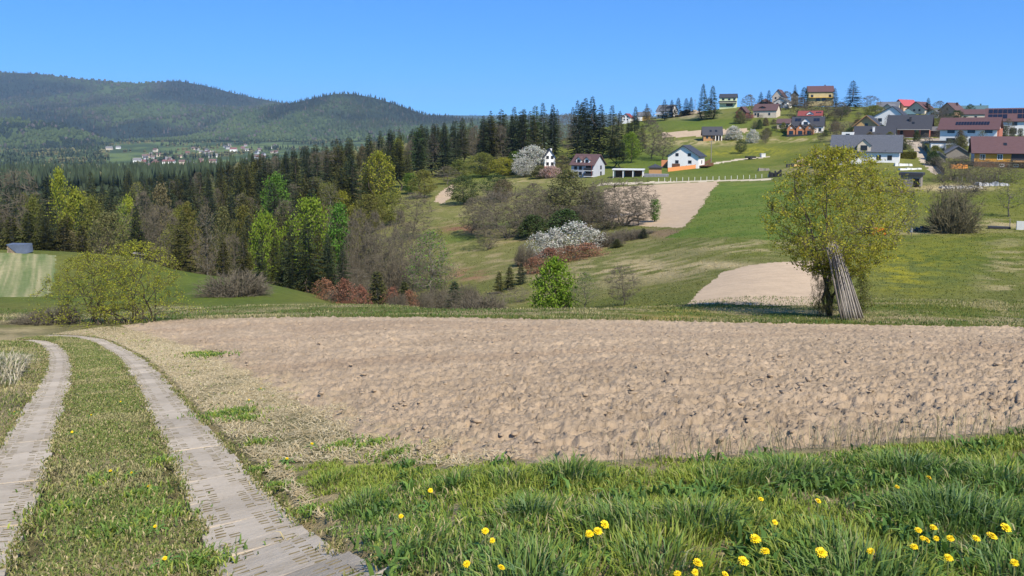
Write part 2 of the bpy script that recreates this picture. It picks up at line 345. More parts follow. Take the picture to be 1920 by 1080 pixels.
def gcol(X, Y, Z):
    px, py = project(np.stack([X, Y, Z], -1))
    n1 = fbm(X / 9, Y / 9, 21, 4); n2 = fbm(X / 2.2, Y / 2.2, 31, 4); n3 = fbm(X / 30, Y / 30, 41, 3)
    st = fbm(X / 3.2, Y / 1.8, 51, 4)
    c = mix(GREEN, GREEN * np.array([1.35, 1.2, 1.3]), sstep(.35, .65, n1))
    c = mix(c, DULL, .4 * sstep(.45, .7, n3))
    # the bank and the verges near the camera are earth and dead grass under the blades
    near = 1 - sstep(34, 38, Y)
    c = mix(c, mix(np.array([.21, .185, .085]), DRY * 1.05, sstep(.35, .55, n2)), near)
    # grass strip behind the ploughed field
    strip = sstep(36, 38, Y) * (1 - sstep(46, 54, Y))
    c = mix(c, DRY * .85, strip * .75 * sstep(.47, .62, st))
    # valley side in the middle: tired grass with straw coloured patches
    vm = sstep(60, 80, Y) * gpatch(px, py, (960, 470, 330, 120))
    c = mix(c, DULL * 1.05, np.clip(vm, 0, 1) * .7); c = mix(c, DRY * .8, np.clip(vm, 0, 1) * .7 * sstep(.5, .66, st))
    for p, col, a, lo in [((1190, 506, 130, 22), DRY, 1.2, .42), ((1340, 497, 60, 6), DRY * 1.1, 1.5, .3), ((1400, 462, 110, 14), DRY, 1.1, .45),
                          ((1250, 437, 45, 10), np.array([.22, .15, .09]), 1.2, .35), ((1890, 520, 55, 70), DRY, 1.1, .45), ((1880, 420, 60, 8), DRY, 1.2, .4),
                          ((1660, 590, 200, 7), DRY * .9, .9, .45), ((1250, 597, 100, 6), np.array([.35, .25, .08]), 1.1, .4), ((870, 430, 40, 8), np.array([.22, .12, .07]), 1.3, .35),
                          ((880, 515, 30, 10), np.array([.28, .15, .09]), 1.2, .4), ((760, 560, 60, 8), np.array([.25, .14, .08]), 1.1, .4), ((1270, 583, 60, 5), np.array([.28, .23, .05]), 1, .4),
                          ((330, 580, 70, 9), DRY, 1.0, .42), ((1790, 352, 70, 6), DRY * 1.1, 1.4, .3), ((1300, 268, 90, 6), DRY, 1.1, .4), ((1280, 217, 60, 7), np.array([.33, .26, .18]), 1.2, .35),
                          ((1590, 262, 26, 8), np.array([.42, .32, .2]), 1.6, .2), ((1480, 262, 60, 5), DRY, 1.0, .42), ((1500, 320, 60, 8), DRY * .8, 1.1, .42), ((960, 340, 60, 6), DRY, 1, .45),
                          ((640, 575, 120, 7), DRY * .8, .8, .45), ((1735, 435, 100, 7), DRY * .9, 1, .42)]:
        c = mix(c, col, np.clip(gpatch(px, py, p) * a * sstep(lo, lo + .16, .5 * n2 + .5 * st) * sstep(37, 40, Y), 0, 1))
    # fresh green: bright turf on the knoll and round the houses
    for p, a in [((430, 530, 130, 40), .9), ((200, 560, 260, 12), .7), ((1210, 300, 110, 26), .9), ((1180, 330, 60, 10), .6), ((1400, 390, 130, 60), .8), ((1330, 320, 110, 14), .8), ((1780, 500, 120, 60), .5), ((1320, 232, 120, 12), .9), ((930, 420, 40, 12), .6), ((900, 330, 30, 10), .9), ((860, 448, 40, 10), .8)]:
        c = mix(c, np.array([.095, .138, .022]) * (1 + .35 * (n1 - .5))[..., None], np.clip(gpatch(px, py, p) * a * sstep(38, 42, Y), 0, 1))
    # dandelion meadows
    for p, a in [((1690, 510, 60, 40), 1.0), ((1780, 480, 130, 70), .35), ((1420, 283, 60, 8), 1.0), ((1340, 287, 30, 5), .8), ((1560, 283, 60, 10), .4), ((1250, 590, 60, 5), .7)]:
        c = mix(c, YEL, np.clip(gpatch(px, py, p) * a * sstep(.4, .6, .35 * n2 + .65 * fbm(X * 1.1, Y * 1.1, 57, 3)), 0, 1) * sstep(40, 44, Y))
    far = sstep(600, 1200, Y)
    c = mix(c, mix(np.array([.05, .075, .03]), np.array([.12, .16, .05]), sstep(.4, .6, fbm(X / 160, Y / 160, 61, 4))), far)
    return c
def region_col(kind, X, Y):
    n = fbm(X / 3, Y / 3, 71, 4); r = vnoise(X * 1.6 + .3 * Y, Y * .25, 77); f = .5 + .5 * np.sin((X * .25 + Y) * 7.5)
    if kind == 'tilled': return mix(SOIL * 1.02, SOIL * 1.3, .5 * n + .3 * f * (Y < 90) + .2)
    if kind == 'stubble': return mix(np.array([.13, .175, .06]), np.array([.42, .36, .2]), sstep(.25, .8, .15 * n + .85 * fbm((X + .60 * Y) * 2.6, (Y - .6 * X) * .035, 78, 3)) * .8 )
    if kind == 'meadow': return mix(np.array([.098, .150, .024]), np.array([.14, .175, .034]), sstep(.35, .65, .5 * n + .5 * fbm(X / 11, Y / 5, 79, 3)))
    if kind == 'gravel': return mix(np.array([.36, .29, .22]), np.array([.5, .43, .34]), n)
    return mix(np.array([.45, .38, .27]), np.array([.55, .48, .36]), n)

SW, SLN = .60, .84
CL_R = GP([(545, 1080), (398, 885), (304, 750), (262, 690), (215, 655), (175, 637), (140, 631), (60, 629)], ymax=60)
d0 = CL_R[0] - CL_R[1]; CL_R = np.concatenate([[CL_R[0] + d0 / np.linalg.norm(d0) * 2.2], CL_R])
def resample(P, step):
    t = np.concatenate([[0], np.cumsum(np.hypot(*np.diff(P, axis=0).T))])
    s = np.arange(0, t[-1], .05); x = pchip(t, P[:, 0], s); y = pchip(t, P[:, 1], s)
    k = np.ones(41) / 41
    xs = np.convolve(np.pad(x, 20, mode='edge'), k, 'valid'); ys = np.convolve(np.pad(y, 20, mode='edge'), k, 'valid')
    D = np.stack([xs, ys], -1); t = np.concatenate([[0], np.cumsum(np.hypot(*np.diff(D, axis=0).T))])
    s = np.arange(0, t[-1], step)
    return np.stack([np.interp(s, t, D[:, 0]), np.interp(s, t, D[:, 1])], -1)
RC = resample(CL_R, .1)
def offset(P, d):
    t = np.gradient(P, axis=0); t /= np.linalg.norm(t, axis=1)[:, None]
    return P + d * np.stack([-t[:, 1], t[:, 0]], -1)
LC = resample(offset(RC, 1.72), .1)
MID = offset(RC, .86)
def build_ground():
    u = np.concatenate([np.linspace(-1.14, -.72, 36)[:-1], np.linspace(-.72, .72, 660), np.linspace(.72, 1.14, 36)[1:]])
    y = np.exp(np.concatenate([np.linspace(0, math.log(36), 80)[:-1], np.linspace(math.log(36), math.log(520), 340)[:-1], np.linspace(math.log(520), math.log(3890), 60)]))
    Yg, Ug = np.meshgrid(y, u, indexing='ij'); Xg = Ug * Yg
    Z = zt(Xg, Yg); col = gcol(Xg, Yg, Z)
    ins = inpoly(Xg, Yg, FIELD) & (Yg < 60)
    d = dist_poly(Xg, Yg, FIELD); Z = Z - np.where(ins, .35 * sstep(.25, .8, d), 0)
    near = Yg < 36
    Z = Z + np.where(near & ~ins, .05 * (fbm(Xg * 1.5, Yg * 1.5, 81, 3) - .5), 0)
    dt = np.minimum(dist_poly(Xg[:130], Yg[:130], RC[::6], False), dist_poly(Xg[:130], Yg[:130], LC[::6], False)); Z[:130] -= .09 * (1 - sstep(.30, .5, dt))
    nu, ny = len(u), len(y)
    idx = np.arange(nu * ny).reshape(ny, nu)
    q = np.stack([idx[:-1, :-1], idx[:-1, 1:], idx[1:, 1:], idx[1:, :-1]], -1).reshape(-1, 4)
    V = np.stack([Xg, Yg, Z], -1).reshape(-1, 3); col = col.reshape(-1, 3)
    cx = V[q, 0].mean(1); cyy = V[q, 1].mean(1)
    jx = .5 * (fbm(cx / 1.5, cyy / 1.5, 91, 3) - .5) * np.clip(cyy / 60, .3, 3); jy = .8 * (fbm(cx / 1.5, cyy / 1.5, 95, 3) - .5) * np.clip(cyy / 60, .3, 3)
    taken = np.zeros(len(q), bool)
    def sub(name, mask, m, cc, kind='structure'):
        qq = q[mask]; used, inv = np.unique(qq, return_inverse=True)
        me = fast_mesh(name, V[used], inv.reshape(-1, 4), m, cc[used], smooth=True)
        return setp(obj(name, me), kind=kind)
    soil = ground_mat('tilled_soil', .6, .12, .6, 5, .08)
    gm = {'meadow': ground_mat('grass_ground', 1.1, .28, .9, 7, .16), 'tilled': soil, 'stubble': ground_mat('stubble', 1.5, .2, .7, 8, .1), 'gravel': ground_mat('gravel', 1.2, .15, .4, 14, .03), 'path': ground_mat('gravel', 1.2, .15, .4, 14, .03)}
    for name, lst in POLYS.items():
        for kind, poly in lst:
            mk = inpoly(cx + jx, cyy + jy, poly) & ~taken
            if not mk.any(): continue
            taken |= mk
            sub(name, mk, gm[kind], region_col(kind, V[:, 0], V[:, 1]))
    grass = ground_mat('grass_ground', 1.1, .28, .9, 7, .16)
    # behind and beside the camera the land simply goes on
    gx, gy = np.meshgrid(np.linspace(-60, 60, 41), np.linspace(-45, 1.0, 16), indexing='xy')
    gz = -1.66 + np.where(gx < 0, .09 * np.maximum(gx, -6), 0) - .0 * gy
    o = len(V); bi = np.arange(gx.size).reshape(gx.shape) + o
    bq = np.stack([bi[:-1, :-1], bi[:-1, 1:], bi[1:, 1:], bi[1:, :-1]], -1).reshape(-1, 4)
    V2 = np.concatenate([V, np.stack([gx, gy, gz - .1], -1).reshape(-1, 3)])
    c2 = np.concatenate([col, np.tile(GREEN, (gx.size, 1))])
    qq = np.concatenate([q[~taken], bq]); used, inv = np.unique(qq, return_inverse=True)
    setp(obj('ground', fast_mesh('ground', V2[used], inv.reshape(-1, 4), grass, c2[used], smooth=True)), kind='structure')
build_ground()

# ------------------------------------------------------------------ the ploughed field: clods and cracks are real relief
def clod(X, Y):
    wx = X + .12 * (fbm(X * 3, Y * 3, 101, 2) - .5); wy = Y + .12 * (fbm(X * 3, Y * 3, 103, 2) - .5)
    st = 1.0 + .0 * X
    f1, f2, c1 = worley(wx * 3.0, wy * 6.0, 111); g1, g2, c2 = worley(wx * 7.0, wy * 12, 121); e1, e2, c3 = worley(wx * 15, wy * 21, 131)
    a = sstep(.35, .7, fbm(X * .7, Y * .9, 141, 3))
    tilt1 = (wx * 2.2 - np.floor(wx * 2.2) - .5) * (c1 - .5) + (wy * 4.0 - np.floor(wy * 4.0) - .5) * (c2 - .5)
    h = .045 * (c1 - .4) * sstep(0, .10, f2 - f1) + .03 * tilt1 + .030 * (c2 - .4) * sstep(0, .13, g2 - g1) * (.35 + a) + .014 * (c3 - .3) * sstep(0, .2, e2 - e1)
    h = h - .05 * a * (1 - sstep(0, .07, f2 - f1)) * (c1 > .45) - .028 * (1 - sstep(0, .08, g2 - g1)) * (c2 > .6)
    rg = 1 - np.abs(2 * fbm(X * 3.2, Y * 6.0, 157, 4) - 1); rg2 = 1 - np.abs(2 * fbm(X * 7.5, Y * 12.0, 159, 3) - 1)
    h = (h + .05 * (rg ** 6 - .25) + .04 * (rg2 ** 6 - .2)) * (1.0 + .016 * np.maximum(0, Y - 8))
    h = h + .028 * np.sin((Y + .04 * X + .5 * fbm(X * .25, Y * .25, 155, 2)) * 2 * math.pi / .75) * sstep(.35, .6, fbm(X * .2, Y * .4, 156, 2))
    h = h + .09 * (fbm(X * .55, Y * 1.1, 151, 3) - .5) + .05 * (fbm(X * 2.5, Y * 4.5, 153, 4) - .5)
    return h
def build_field():
    u = np.linspace(-.72, .86, 800)
    y = [4.2]
    while y[-1] < 40.5: y.append(y[-1] * 1.0044 + .0015)
    y = np.array(y)
    Yg, Ug = np.meshgrid(y, u, indexing='ij'); Xg = Ug * Yg
    wob = .5 * (fbm(Xg * 1.1, Yg * 1.1, 161, 3) - .5)
    m = inpoly(Xg + wob * .5, Yg + wob, FIELD)
    d = dist_poly(Xg, Yg, FIELD); e = sstep(0, .6, d)
    Z = zt(Xg, Yg) + clod(Xg, Yg) * (.35 + .65 * e) - .02 - .08 * (1 - sstep(0, .25, d))
    n = fbm(Xg * .5, Yg * .5, 171, 4); n2 = fbm(Xg * 6, Yg * 6, 175, 3); n3 = fbm(Xg * .16, Yg * .3, 177, 3)
    c = mix(SOIL * .92, SOIL * 1.16, sstep(.3, .7, .5 * n + .5 * n2)); c = mix(c, np.array([.34, .245, .165]), .5 * sstep(.55, .7, n3))
    c = mix(c, DRY * .95, .5 * (1 - sstep(.1, 1.3, d)) * sstep(.45, .6, n2) * (Xg < 0))
    idx = np.arange(Xg.size).reshape(Xg.shape)
    q = np.stack([idx[:-1, :-1], idx[:-1, 1:], idx[1:, 1:], idx[1:, :-1]], -1).reshape(-1, 4)
    q = q[m.ravel()[q].all(1)]
    used, inv = np.unique(q, return_inverse=True)
    V = np.stack([Xg, Yg, Z], -1).reshape(-1, 3)
    sm = ground_mat('ploughed_soil', 2.5, .12, 1.0, 34, .03, scale2=26)
    setp(obj('ploughed_field', fast_mesh('ploughed_field', V[used], inv.reshape(-1, 4), sm, c.reshape(-1, 3)[used], smooth=False)), kind='structure')
    # loose clods on top
    n_ = 800
    Yc = np.exp(RG.uniform(math.log(4.8), math.log(34), n_ * 2)); Xc = RG.uniform(-.7, .8, n_ * 2) * Yc
    ok = inpoly(Xc, Yc, FIELD) & (dist_poly(Xc, Yc, FIELD) > .25); Xc, Yc = Xc[ok][:n_], Yc[ok][:n_]; n_ = len(Xc)
    s = .014 + .035 * RG.random(n_) ** 4 + .0011 * Yc
    t = (1 + 5 ** .5) / 2
    ico = np.array([(-1, t, 0), (1, t, 0), (-1, -t, 0), (1, -t, 0), (0, -1, t), (0, 1, t), (0, -1, -t), (0, 1, -t), (t, 0, -1), (t, 0, 1), (-t, 0, -1), (-t, 0, 1)]) / 1.9
    fi = np.array([(0, 11, 5), (0, 5, 1), (0, 1, 7), (0, 7, 10), (0, 10, 11), (1, 5, 9), (5, 11, 4), (11, 10, 2), (10, 7, 6), (7, 1, 8), (3, 9, 4), (3, 4, 2), (3, 2, 6), (3, 6, 8), (3, 8, 9), (4, 9, 5), (2, 4, 11), (6, 2, 10), (8, 6, 7), (9, 8, 1)])
    jit = RG.uniform(.55, 1.25, (n_, 12, 1)); sc = np.stack([RG.uniform(.8, 1.8, n_), RG.uniform(.7, 1.2, n_), RG.uniform(.3, .6, n_)], -1)
    a = RG.uniform(0, 6.28, n_); P = ico[None] * jit * sc[:, None] * s[:, None, None]
    P = np.stack([P[..., 0] * np.cos(a)[:, None] - P[..., 1] * np.sin(a)[:, None], P[..., 0] * np.sin(a)[:, None] + P[..., 1] * np.cos(a)[:, None], P[..., 2]], -1)
    zc = zt(Xc, Yc) + clod(Xc, Yc) + s * .12
    P += np.stack([Xc, Yc, zc], -1)[:, None]
    cc = np.repeat(SOIL * RG.uniform(.95, 1.2, (n_, 1)), 12, 0)
    me = fast_mesh('soil_clods', P.reshape(-1, 3), (fi[None] + 12 * np.arange(n_)[:, None, None]).reshape(-1, 3), sm, cc)
    setp(obj('soil_clods', me), 'loose dry clods lying over the ploughed field', 'soil', kind='stuff')
build_field()

# ------------------------------------------------------------------ the track: two strips of perforated concrete slabs
def concrete_mat():
    if 'old_concrete' in MATS: return MATS['old_concrete']
    m, nt, N, L = nodes_of('old_concrete'); out = N('ShaderNodeOutputMaterial'); b = N('ShaderNodeBsdfPrincipled'); L(b.outputs[0], out.inputs[0]); b.inputs['Roughness'].default_value = .93; b.inputs['Specular IOR Level'].default_value = .15
    ge = N('ShaderNodeNewGeometry'); last = None
    for sc_, lo, hi, c1, c2 in ((1.3, .38, .62, (.37, .305, .225), (.495, .415, .315)), (3.5, .55, .68, None, (.27, .205, .125)), (26, .3, .75, None, (.52, .45, .36)), (9, .60, .72, None, (.22, .19, .12))):
        nz = N('ShaderNodeTexNoise'); nz.inputs['Scale'].default_value = sc_; nz.inputs['Detail'].default_value = 7; nz.inputs['Roughness'].default_value = .65; L(ge.outputs['Position'], nz.inputs['Vector'])
        mr = N('ShaderNodeMapRange'); mr.inputs[1].default_value = lo; mr.inputs[2].default_value = hi; mr.inputs[4].default_value = 1.0 if c1 else .55; L(nz.outputs[0], mr.inputs[0])
        mx = N('ShaderNodeMix'); mx.data_type = 'RGBA'; L(mr.outputs[0], mx.inputs[0]); mx.inputs[7].default_value = (*c2, 1)
        if c1: mx.inputs[6].default_value = (*c1, 1)
        else: L(last, mx.inputs[6])
        last = mx.outputs[2]
    oi = N('ShaderNodeObjectInfo'); mr = N('ShaderNodeMapRange'); mr.inputs[3].default_value = .86; mr.inputs[4].default_value = 1.1; hs = N('ShaderNodeHueSaturation'); L(oi.outputs['Random'], mr.inputs[0]); L(mr.outputs[0], hs.inputs['Value']); L(last, hs.inputs['Color']); L(hs.outputs[0], b.inputs['Base Color'])
    n2 = N('ShaderNodeTexNoise'); n2.inputs['Scale'].default_value = 70; n2.inputs['Detail'].default_value = 6; L(ge.outputs['Position'], n2.inputs['Vector']); bp = N('ShaderNodeBump'); bp.inputs['Strength'].default_value = .6; bp.inputs['Distance'].default_value = .012; L(n2.outputs[0], bp.inputs['Height']); L(bp.outputs[0], b.inputs['Normal'])
    return m
def slab_mesh(seed):
    r = random.Random(seed)
    xs = [-SW / 2, -SW / 2 + .018, -.22, -.155, -.14, -.075, .075, .14, .155, .22, SW / 2 - .018, SW / 2]
    n = 11; per = SLN / n; ys = [-SLN / 2 + .002, -SLN / 2 + .02]
    for k in range(n):
        ys += [-SLN / 2 + per * (k + .3) , -SLN / 2 + per * (k + .7)]
    ys += [SLN / 2 - .02, SLN / 2 - .002]
    nx, ny = len(xs), len(ys); V = []; Fq = []; MI = []; th = .09; dp = .016
    def top(i, j):
        e = .0015 if (i in (0, nx - 1) or j in (0, ny - 1)) else 0
        w = .004 if (i in (0, nx - 1) or j in (0, ny - 1)) else .006
        return (xs[i] + r.uniform(-w, w), ys[j] + r.uniform(-.008, .008) * (0 < j < ny - 1), -e + r.uniform(-.0015, .0015))
    for j in range(ny):
        for i in range(nx): V.append(top(i, j))
    holes = set()
    for k in range(n):
        for i in (2, 4, 6, 8):
            if r.random() < .56: holes.add((i, 2 + 2 * k))
    for j in range(ny - 1):
        for i in range(nx - 1):
            a, b, c, d = j * nx + i, j * nx + i + 1, (j + 1) * nx + i + 1, (j + 1) * nx + i
            if (i, j) in holes:
                o = len(V)
                for v in (a, b, c, d): V.append((V[v][0], V[v][1], -dp))
                Fq += [(a, b, o + 1, o), (b, c, o + 2, o + 1), (c, d, o + 3, o + 2), (d, a, o, o + 3), (o, o + 1, o + 2, o + 3)]; MI += [1, 1, 1, 1, 1]
            else: Fq.append((a, b, c, d)); MI.append(0)
    ring = [i for i in range(nx)] + [j * nx + nx - 1 for j in range(1, ny)] + [(ny - 1) * nx + i for i in range(nx - 2, -1, -1)] + [j * nx for j in range(ny - 2, 0, -1)]
    o = len(V)
    for v in ring: V.append((V[v][0], V[v][1], -th))
    for k in range(len(ring)):
        k2 = (k + 1) % len(ring); Fq.append((ring[k2], ring[k], o + k, o + k2))
    me = bpy.data.meshes.new('slab'); me.from_pydata(V, [], Fq); me.update()
    me.materials.append(concrete_mat())
    me.materials.append(mat('slab_hole_soil', (.15, .125, .075), .95, .35, 30)); me.polygons.foreach_set('material_index', MI + [0] * (len(Fq) - len(MI)))
    return me
track = empty('concrete_track', (0, 0, 0)); setp(track, kind='structure')
SLABS = [slab_mesh(k) for k in range(7)]
def lay(P):
    t = np.concatenate([[0], np.cumsum(np.hypot(*np.diff(P, axis=0).T))]); s = .3
    while s + SLN < t[-1]:
        a = np.array([np.interp(s, t, P[:, 0]), np.interp(s, t, P[:, 1])]); b = np.array([np.interp(s + SLN, t, P[:, 0]), np.interp(s + SLN, t, P[:, 1])])
        za, zb = zt(*a), zt(*b); c = (a + b) / 2; d = b - a
        nrm = np.array([-d[1], d[0]]) / np.linalg.norm(d)
        roll = -math.atan2(zt(*(c - nrm * .3)) - zt(*(c + nrm * .3)), .6)
        o = obj('slab', rnd.choice(SLABS), track, (c[0], c[1], (za + zb) / 2 + .012 + rnd.uniform(-.003, .003)))
        pitch = math.atan2(zb - za, SLN)
        o.rotation_euler = (pitch + rnd.uniform(-.003, .003), roll + rnd.uniform(-.005, .005), math.atan2(d[1], d[0]) - math.pi / 2 + rnd.uniform(-.012, .012))
        o.scale = (1, 1.003 / math.cos(pitch), 1)
        s += SLN + .002
lay(RC); lay(LC)
# ------------------------------------------------------------------ far hills with their woods, and the valley village
def ridge(px, pts): return np.interp(px, [a for a, b in pts], [b for a, b in pts])
def hill(name, crest, Yb, Yr, x0, x1, zb, seed, rough, ncol=300, nrow=70, back=1200):
    """a wooded hill: rises from distance Yb to a crest at Yr whose outline follows the photograph, then falls away behind"""
    px = np.linspace(x0, x1, ncol); t = np.concatenate([np.linspace(0, 1, nrow), 1 + np.linspace(.03, 1, 14)])
    Pg, Tg = np.meshgrid(px, t); zr = (HOR - ridge(Pg, crest)) / F * Yr
    Yg = Yb + (Yr - Yb) * Tg; X = (Pg - 960) / F * (Yb + (Yr - Yb) * (.5 + .5 * Tg))
    up = np.where(Tg <= 1, Tg ** .85 * (1 - .12 * np.sin(np.pi * Tg)), 1 - .9 * (Tg - 1) ** 1.3)
    n = fbm(X / 900 + Yg / 2600, Yg / 1700, seed, 4) - .5; n2 = np.abs(fbm(X / 520 - Yg / 3000, Yg / 2600, seed + 3, 3) - .5)
    env = np.sin(np.pi * np.clip(Tg, 0, 1)) ** .7
    Z = zb + (zr - zb) * up + env * rough * (n * 1.6 - n2 * 1.5)
    return X, Yg, Z, Tg, Pg
def hill_forest(X, Y, Z, T, seed, n, hmean, cols, name, label, tmax=1.02):
    """the hill's wood: thousands of small crowns, one object"""
    g = np.random.default_rng(seed); r, c = X.shape
    i = g.uniform(0, r - 1.001, n); j = g.uniform(0, c - 1.001, n); k = T[i.astype(int), j.astype(int)] <= tmax; i, j = i[k], j[k]; n = len(i)
    def bl(A):
        a, b = i.astype(int), j.astype(int); u, v = i - a, j - b
        return (A[a, b] * (1 - v) + A[a, b + 1] * v) * (1 - u) + (A[a + 1, b] * (1 - v) + A[a + 1, b + 1] * v) * u
    x, y, z = bl(X), bl(Y), bl(Z)
    pt = fbm(x / 620, y / 1000, seed + 5, 4); fine = vnoise(x / 60, y / 60, seed + 9)
    w = pt + .09 * (fine - .5); con = w < .53
    h = hmean * g.uniform(.65, 1.3, n) * np.where(con, 1.1, .8); rr = h * np.where(con, .2, .42)
    a0 = g.uniform(0, 6.28, n); ang = a0[:, None] + np.arange(5) * 2 * math.pi / 5
    ring = np.stack([np.cos(ang), np.sin(ang), 0 * ang], -1) * rr[:, None, None] * g.uniform(.75, 1.2, (n, 5, 1))
    c0 = np.stack([x, y, z], -1)
    lowz = np.where(con, .12, .15)[:, None, None] * h[:, None, None] * np.array([0, 0, 1.0]); hiz = np.where(con, .45, .72)[:, None, None] * h[:, None, None] * np.array([0, 0, 1.0])
    r1 = c0[:, None] + ring + lowz; r2 = c0[:, None] + ring * np.where(con, .55, .85)[:, None, None] + hiz
    tip = c0 + np.stack([0 * h, 0 * h, h], -1)
    V = np.concatenate([r1, r2, tip[:, None]], 1)
    f4 = np.array([[q, (q + 1) % 5, 5 + (q + 1) % 5, 5 + q] for q in range(5)]); f3 = np.array([[5 + q, 5 + (q + 1) % 5, 10] for q in range(5)])
    b = 11 * np.arange(n)[:, None, None]
    cc = np.array(cols)[np.clip(((w - .30) / .40 * len(cols)).astype(int), 0, len(cols) - 1)] * .66 * g.uniform(.8, 1.2, (n, 1))
    br = g.random(n) < .08; cc[br] = np.array([.075, .065, .06]) * g.uniform(.8, 1.3, (br.sum(), 1))
    m = leaf_mat('far_wood', (1, 1, 1), 0, 0, 0, .8)
    setp(obj(name, fast_mesh(name, V.reshape(-1, 3), [(f4[None] + b).reshape(-1, 4), (f3[None] + b).reshape(-1, 3)], m, np.repeat(cc, 11, 0))), label, 'forest', kind='stuff')
def hills():
    fm = ground_mat('hill_floor', .01, .25, .3, .05, 3)

    COLS = [(.022, .034, .026), (.024, .038, .027), (.03, .046, .028), (.05, .07, .032), (.065, .098, .045), (.08, .12, .048), (.10, .14, .05)]
    COLM_ = [(.02, .031, .026), (.023, .036, .027), (.045, .057, .042), (.06, .07, .047), (.075, .085, .06), (.06, .085, .04), (.085, .12, .045)]
    spec = [('far_ridge', [(-600, 205), (300, 205), (700, 212), (800, 216), (900, 217), (1000, 216), (1150, 215), (1300, 222), (1900, 222), (2500, 220)], 8200, 11000, -600, 2500, -60, 901, 20, 5000, 26, [(.03, .045, .03), (.04, .055, .034), (.06, .08, .04)], 160, 24, 'far blue wooded ridge on the horizon'),
            ('high_mountain', [(-700, 150), (-300, 132), (0, 137), (80, 140), (150, 149), (200, 153), (250, 158), (300, 156), (340, 153), (390, 162), (440, 175), (480, 184), (530, 193), (600, 205), (700, 222), (800, 240), (1000, 260)], 3900, 6600, -700, 1000, -45, 911, 120, 24000, 22, COLM_, 330, 80, 'mixed woods covering the high mountain'),
            ('cone_hill', [(250, 262), (330, 250), (400, 228), (460, 210), (520, 198), (560, 192), (600, 183), (630, 177), (660, 177), (700, 183), (740, 195), (775, 208), (800, 216), (860, 222), (930, 227), (1050, 236), (1250, 250)], 3700, 4700, 250, 1250, -35, 921, 60, 13000, 19, COLS, 260, 60, 'mixed woods covering the cone shaped hill'),
            ('low_spur', [(-700, 255), (-300, 235), (-60, 228), (40, 225), (120, 235), (200, 262), (250, 282), (300, 292)], 2900, 3600, -700, 300, -70, 931, 25, 5500, 19, [(.018, .03, .024), (.02, .034, .025), (.025, .042, .026), (.08, .115, .04)], 160, 40, 'dark spruce woods covering the low spur before the mountain')]
    for name, crest, Yb, Yr, x0, x1, zb, seed, rough, n, hm, cols, nc, nr, lab in spec:
        X, Y, Z, Tg, Pg = hill(name, crest, Yb, Yr, x0, x1, zb, seed, rough, nc, nr)
        idx = np.arange(X.size).reshape(X.shape); q = np.stack([idx[:-1, :-1], idx[:-1, 1:], idx[1:, 1:], idx[1:, :-1]], -1).reshape(-1, 4)
        c = mix(np.array(cols[0]) * 1.2, np.array(cols[-1]) * .8, sstep(.45, .62, fbm(X / 620, Y / 1000, seed + 5, 4)))
        setp(obj(name, fast_mesh(name, np.stack([X, Y, Z], -1).reshape(-1, 3), q, fm, c.reshape(-1, 3), smooth=True)), kind='structure')
        hill_forest(X, Y, Z, Tg, seed, n, hm, cols, name + '_woods', lab)
    # valley woods between the near wood and the village
    gx = np.exp(RG.uniform(math.log(560), math.log(3000), 9000)); u = RG.uniform(-.85, .02, 9000); x = u * gx
    e2 = RG.uniform(1700, 3890, 5200); v2 = RG.uniform(-.62, .02, 5200); pn = fbm(v2 * e2 / 130, e2 / 240, 955, 3)
    kk = (pn > .60 - .0 * e2) | (e2 > 3650 + 500 * (fbm(v2 * 14, v2 * 3, 957, 3) - .45)); e2, v2 = e2[kk], v2[kk]
    k = ((gx < 1500 + 500 * RG.random(9000)) | (u < -.5)) & ~((u > -.52) & (u < -.28) & (gx > 1350)); x, y = np.concatenate([x[k], v2 * e2]), np.concatenate([gx[k], e2])
    n = len(x); g = RG; con = fbm(x / 150, y / 150, 951, 3) < .56
    h = np.where(con, g.uniform(15, 24, n), g.uniform(9, 15, n)); rr = h * np.where(con, .17, .38)
    ang = g.uniform(0, 6.28, n)[:, None] + np.arange(6) * math.pi / 3; ring = np.stack([np.cos(ang), np.sin(ang), 0 * ang], -1) * rr[:, None, None] * g.uniform(.7, 1.25, (n, 6, 1))
    c0 = np.stack([x, y, zt(x, y)], -1); V = np.concatenate([c0[:, None] + ring + (h * .15)[:, None, None] * np.array([0, 0, 1.]), c0[:, None] + ring[:, ::-1] * np.where(con, .6, .9)[:, None, None] + (h * np.where(con, .48, .68))[:, None, None] * np.array([0, 0, 1.]), (c0 + np.stack([0 * h, 0 * h, h], -1))[:, None]], 1)
    f4 = np.array([[q, (q + 1) % 6, 6 + (q + 1) % 6, 6 + q] for q in range(6)]); f3 = np.array([[6 + q, 6 + (q + 1) % 6, 12] for q in range(6)]); b = 13 * np.arange(n)[:, None, None]
    cc = np.where(con[:, None], np.array([.035, .052, .026]), np.array([.12, .115, .05])) * g.uniform(.7, 1.35, (n, 1))
    setp(obj('valley_woods', fast_mesh('valley_woods', V.reshape(-1, 3), [(f4[None] + b).reshape(-1, 4), (f3[None] + b).reshape(-1, 3)], MATS['far_wood'], np.repeat(cc, 13, 0))), 'hazy dark woods filling the valley before the distant village', 'forest', kind='stuff')
hills()
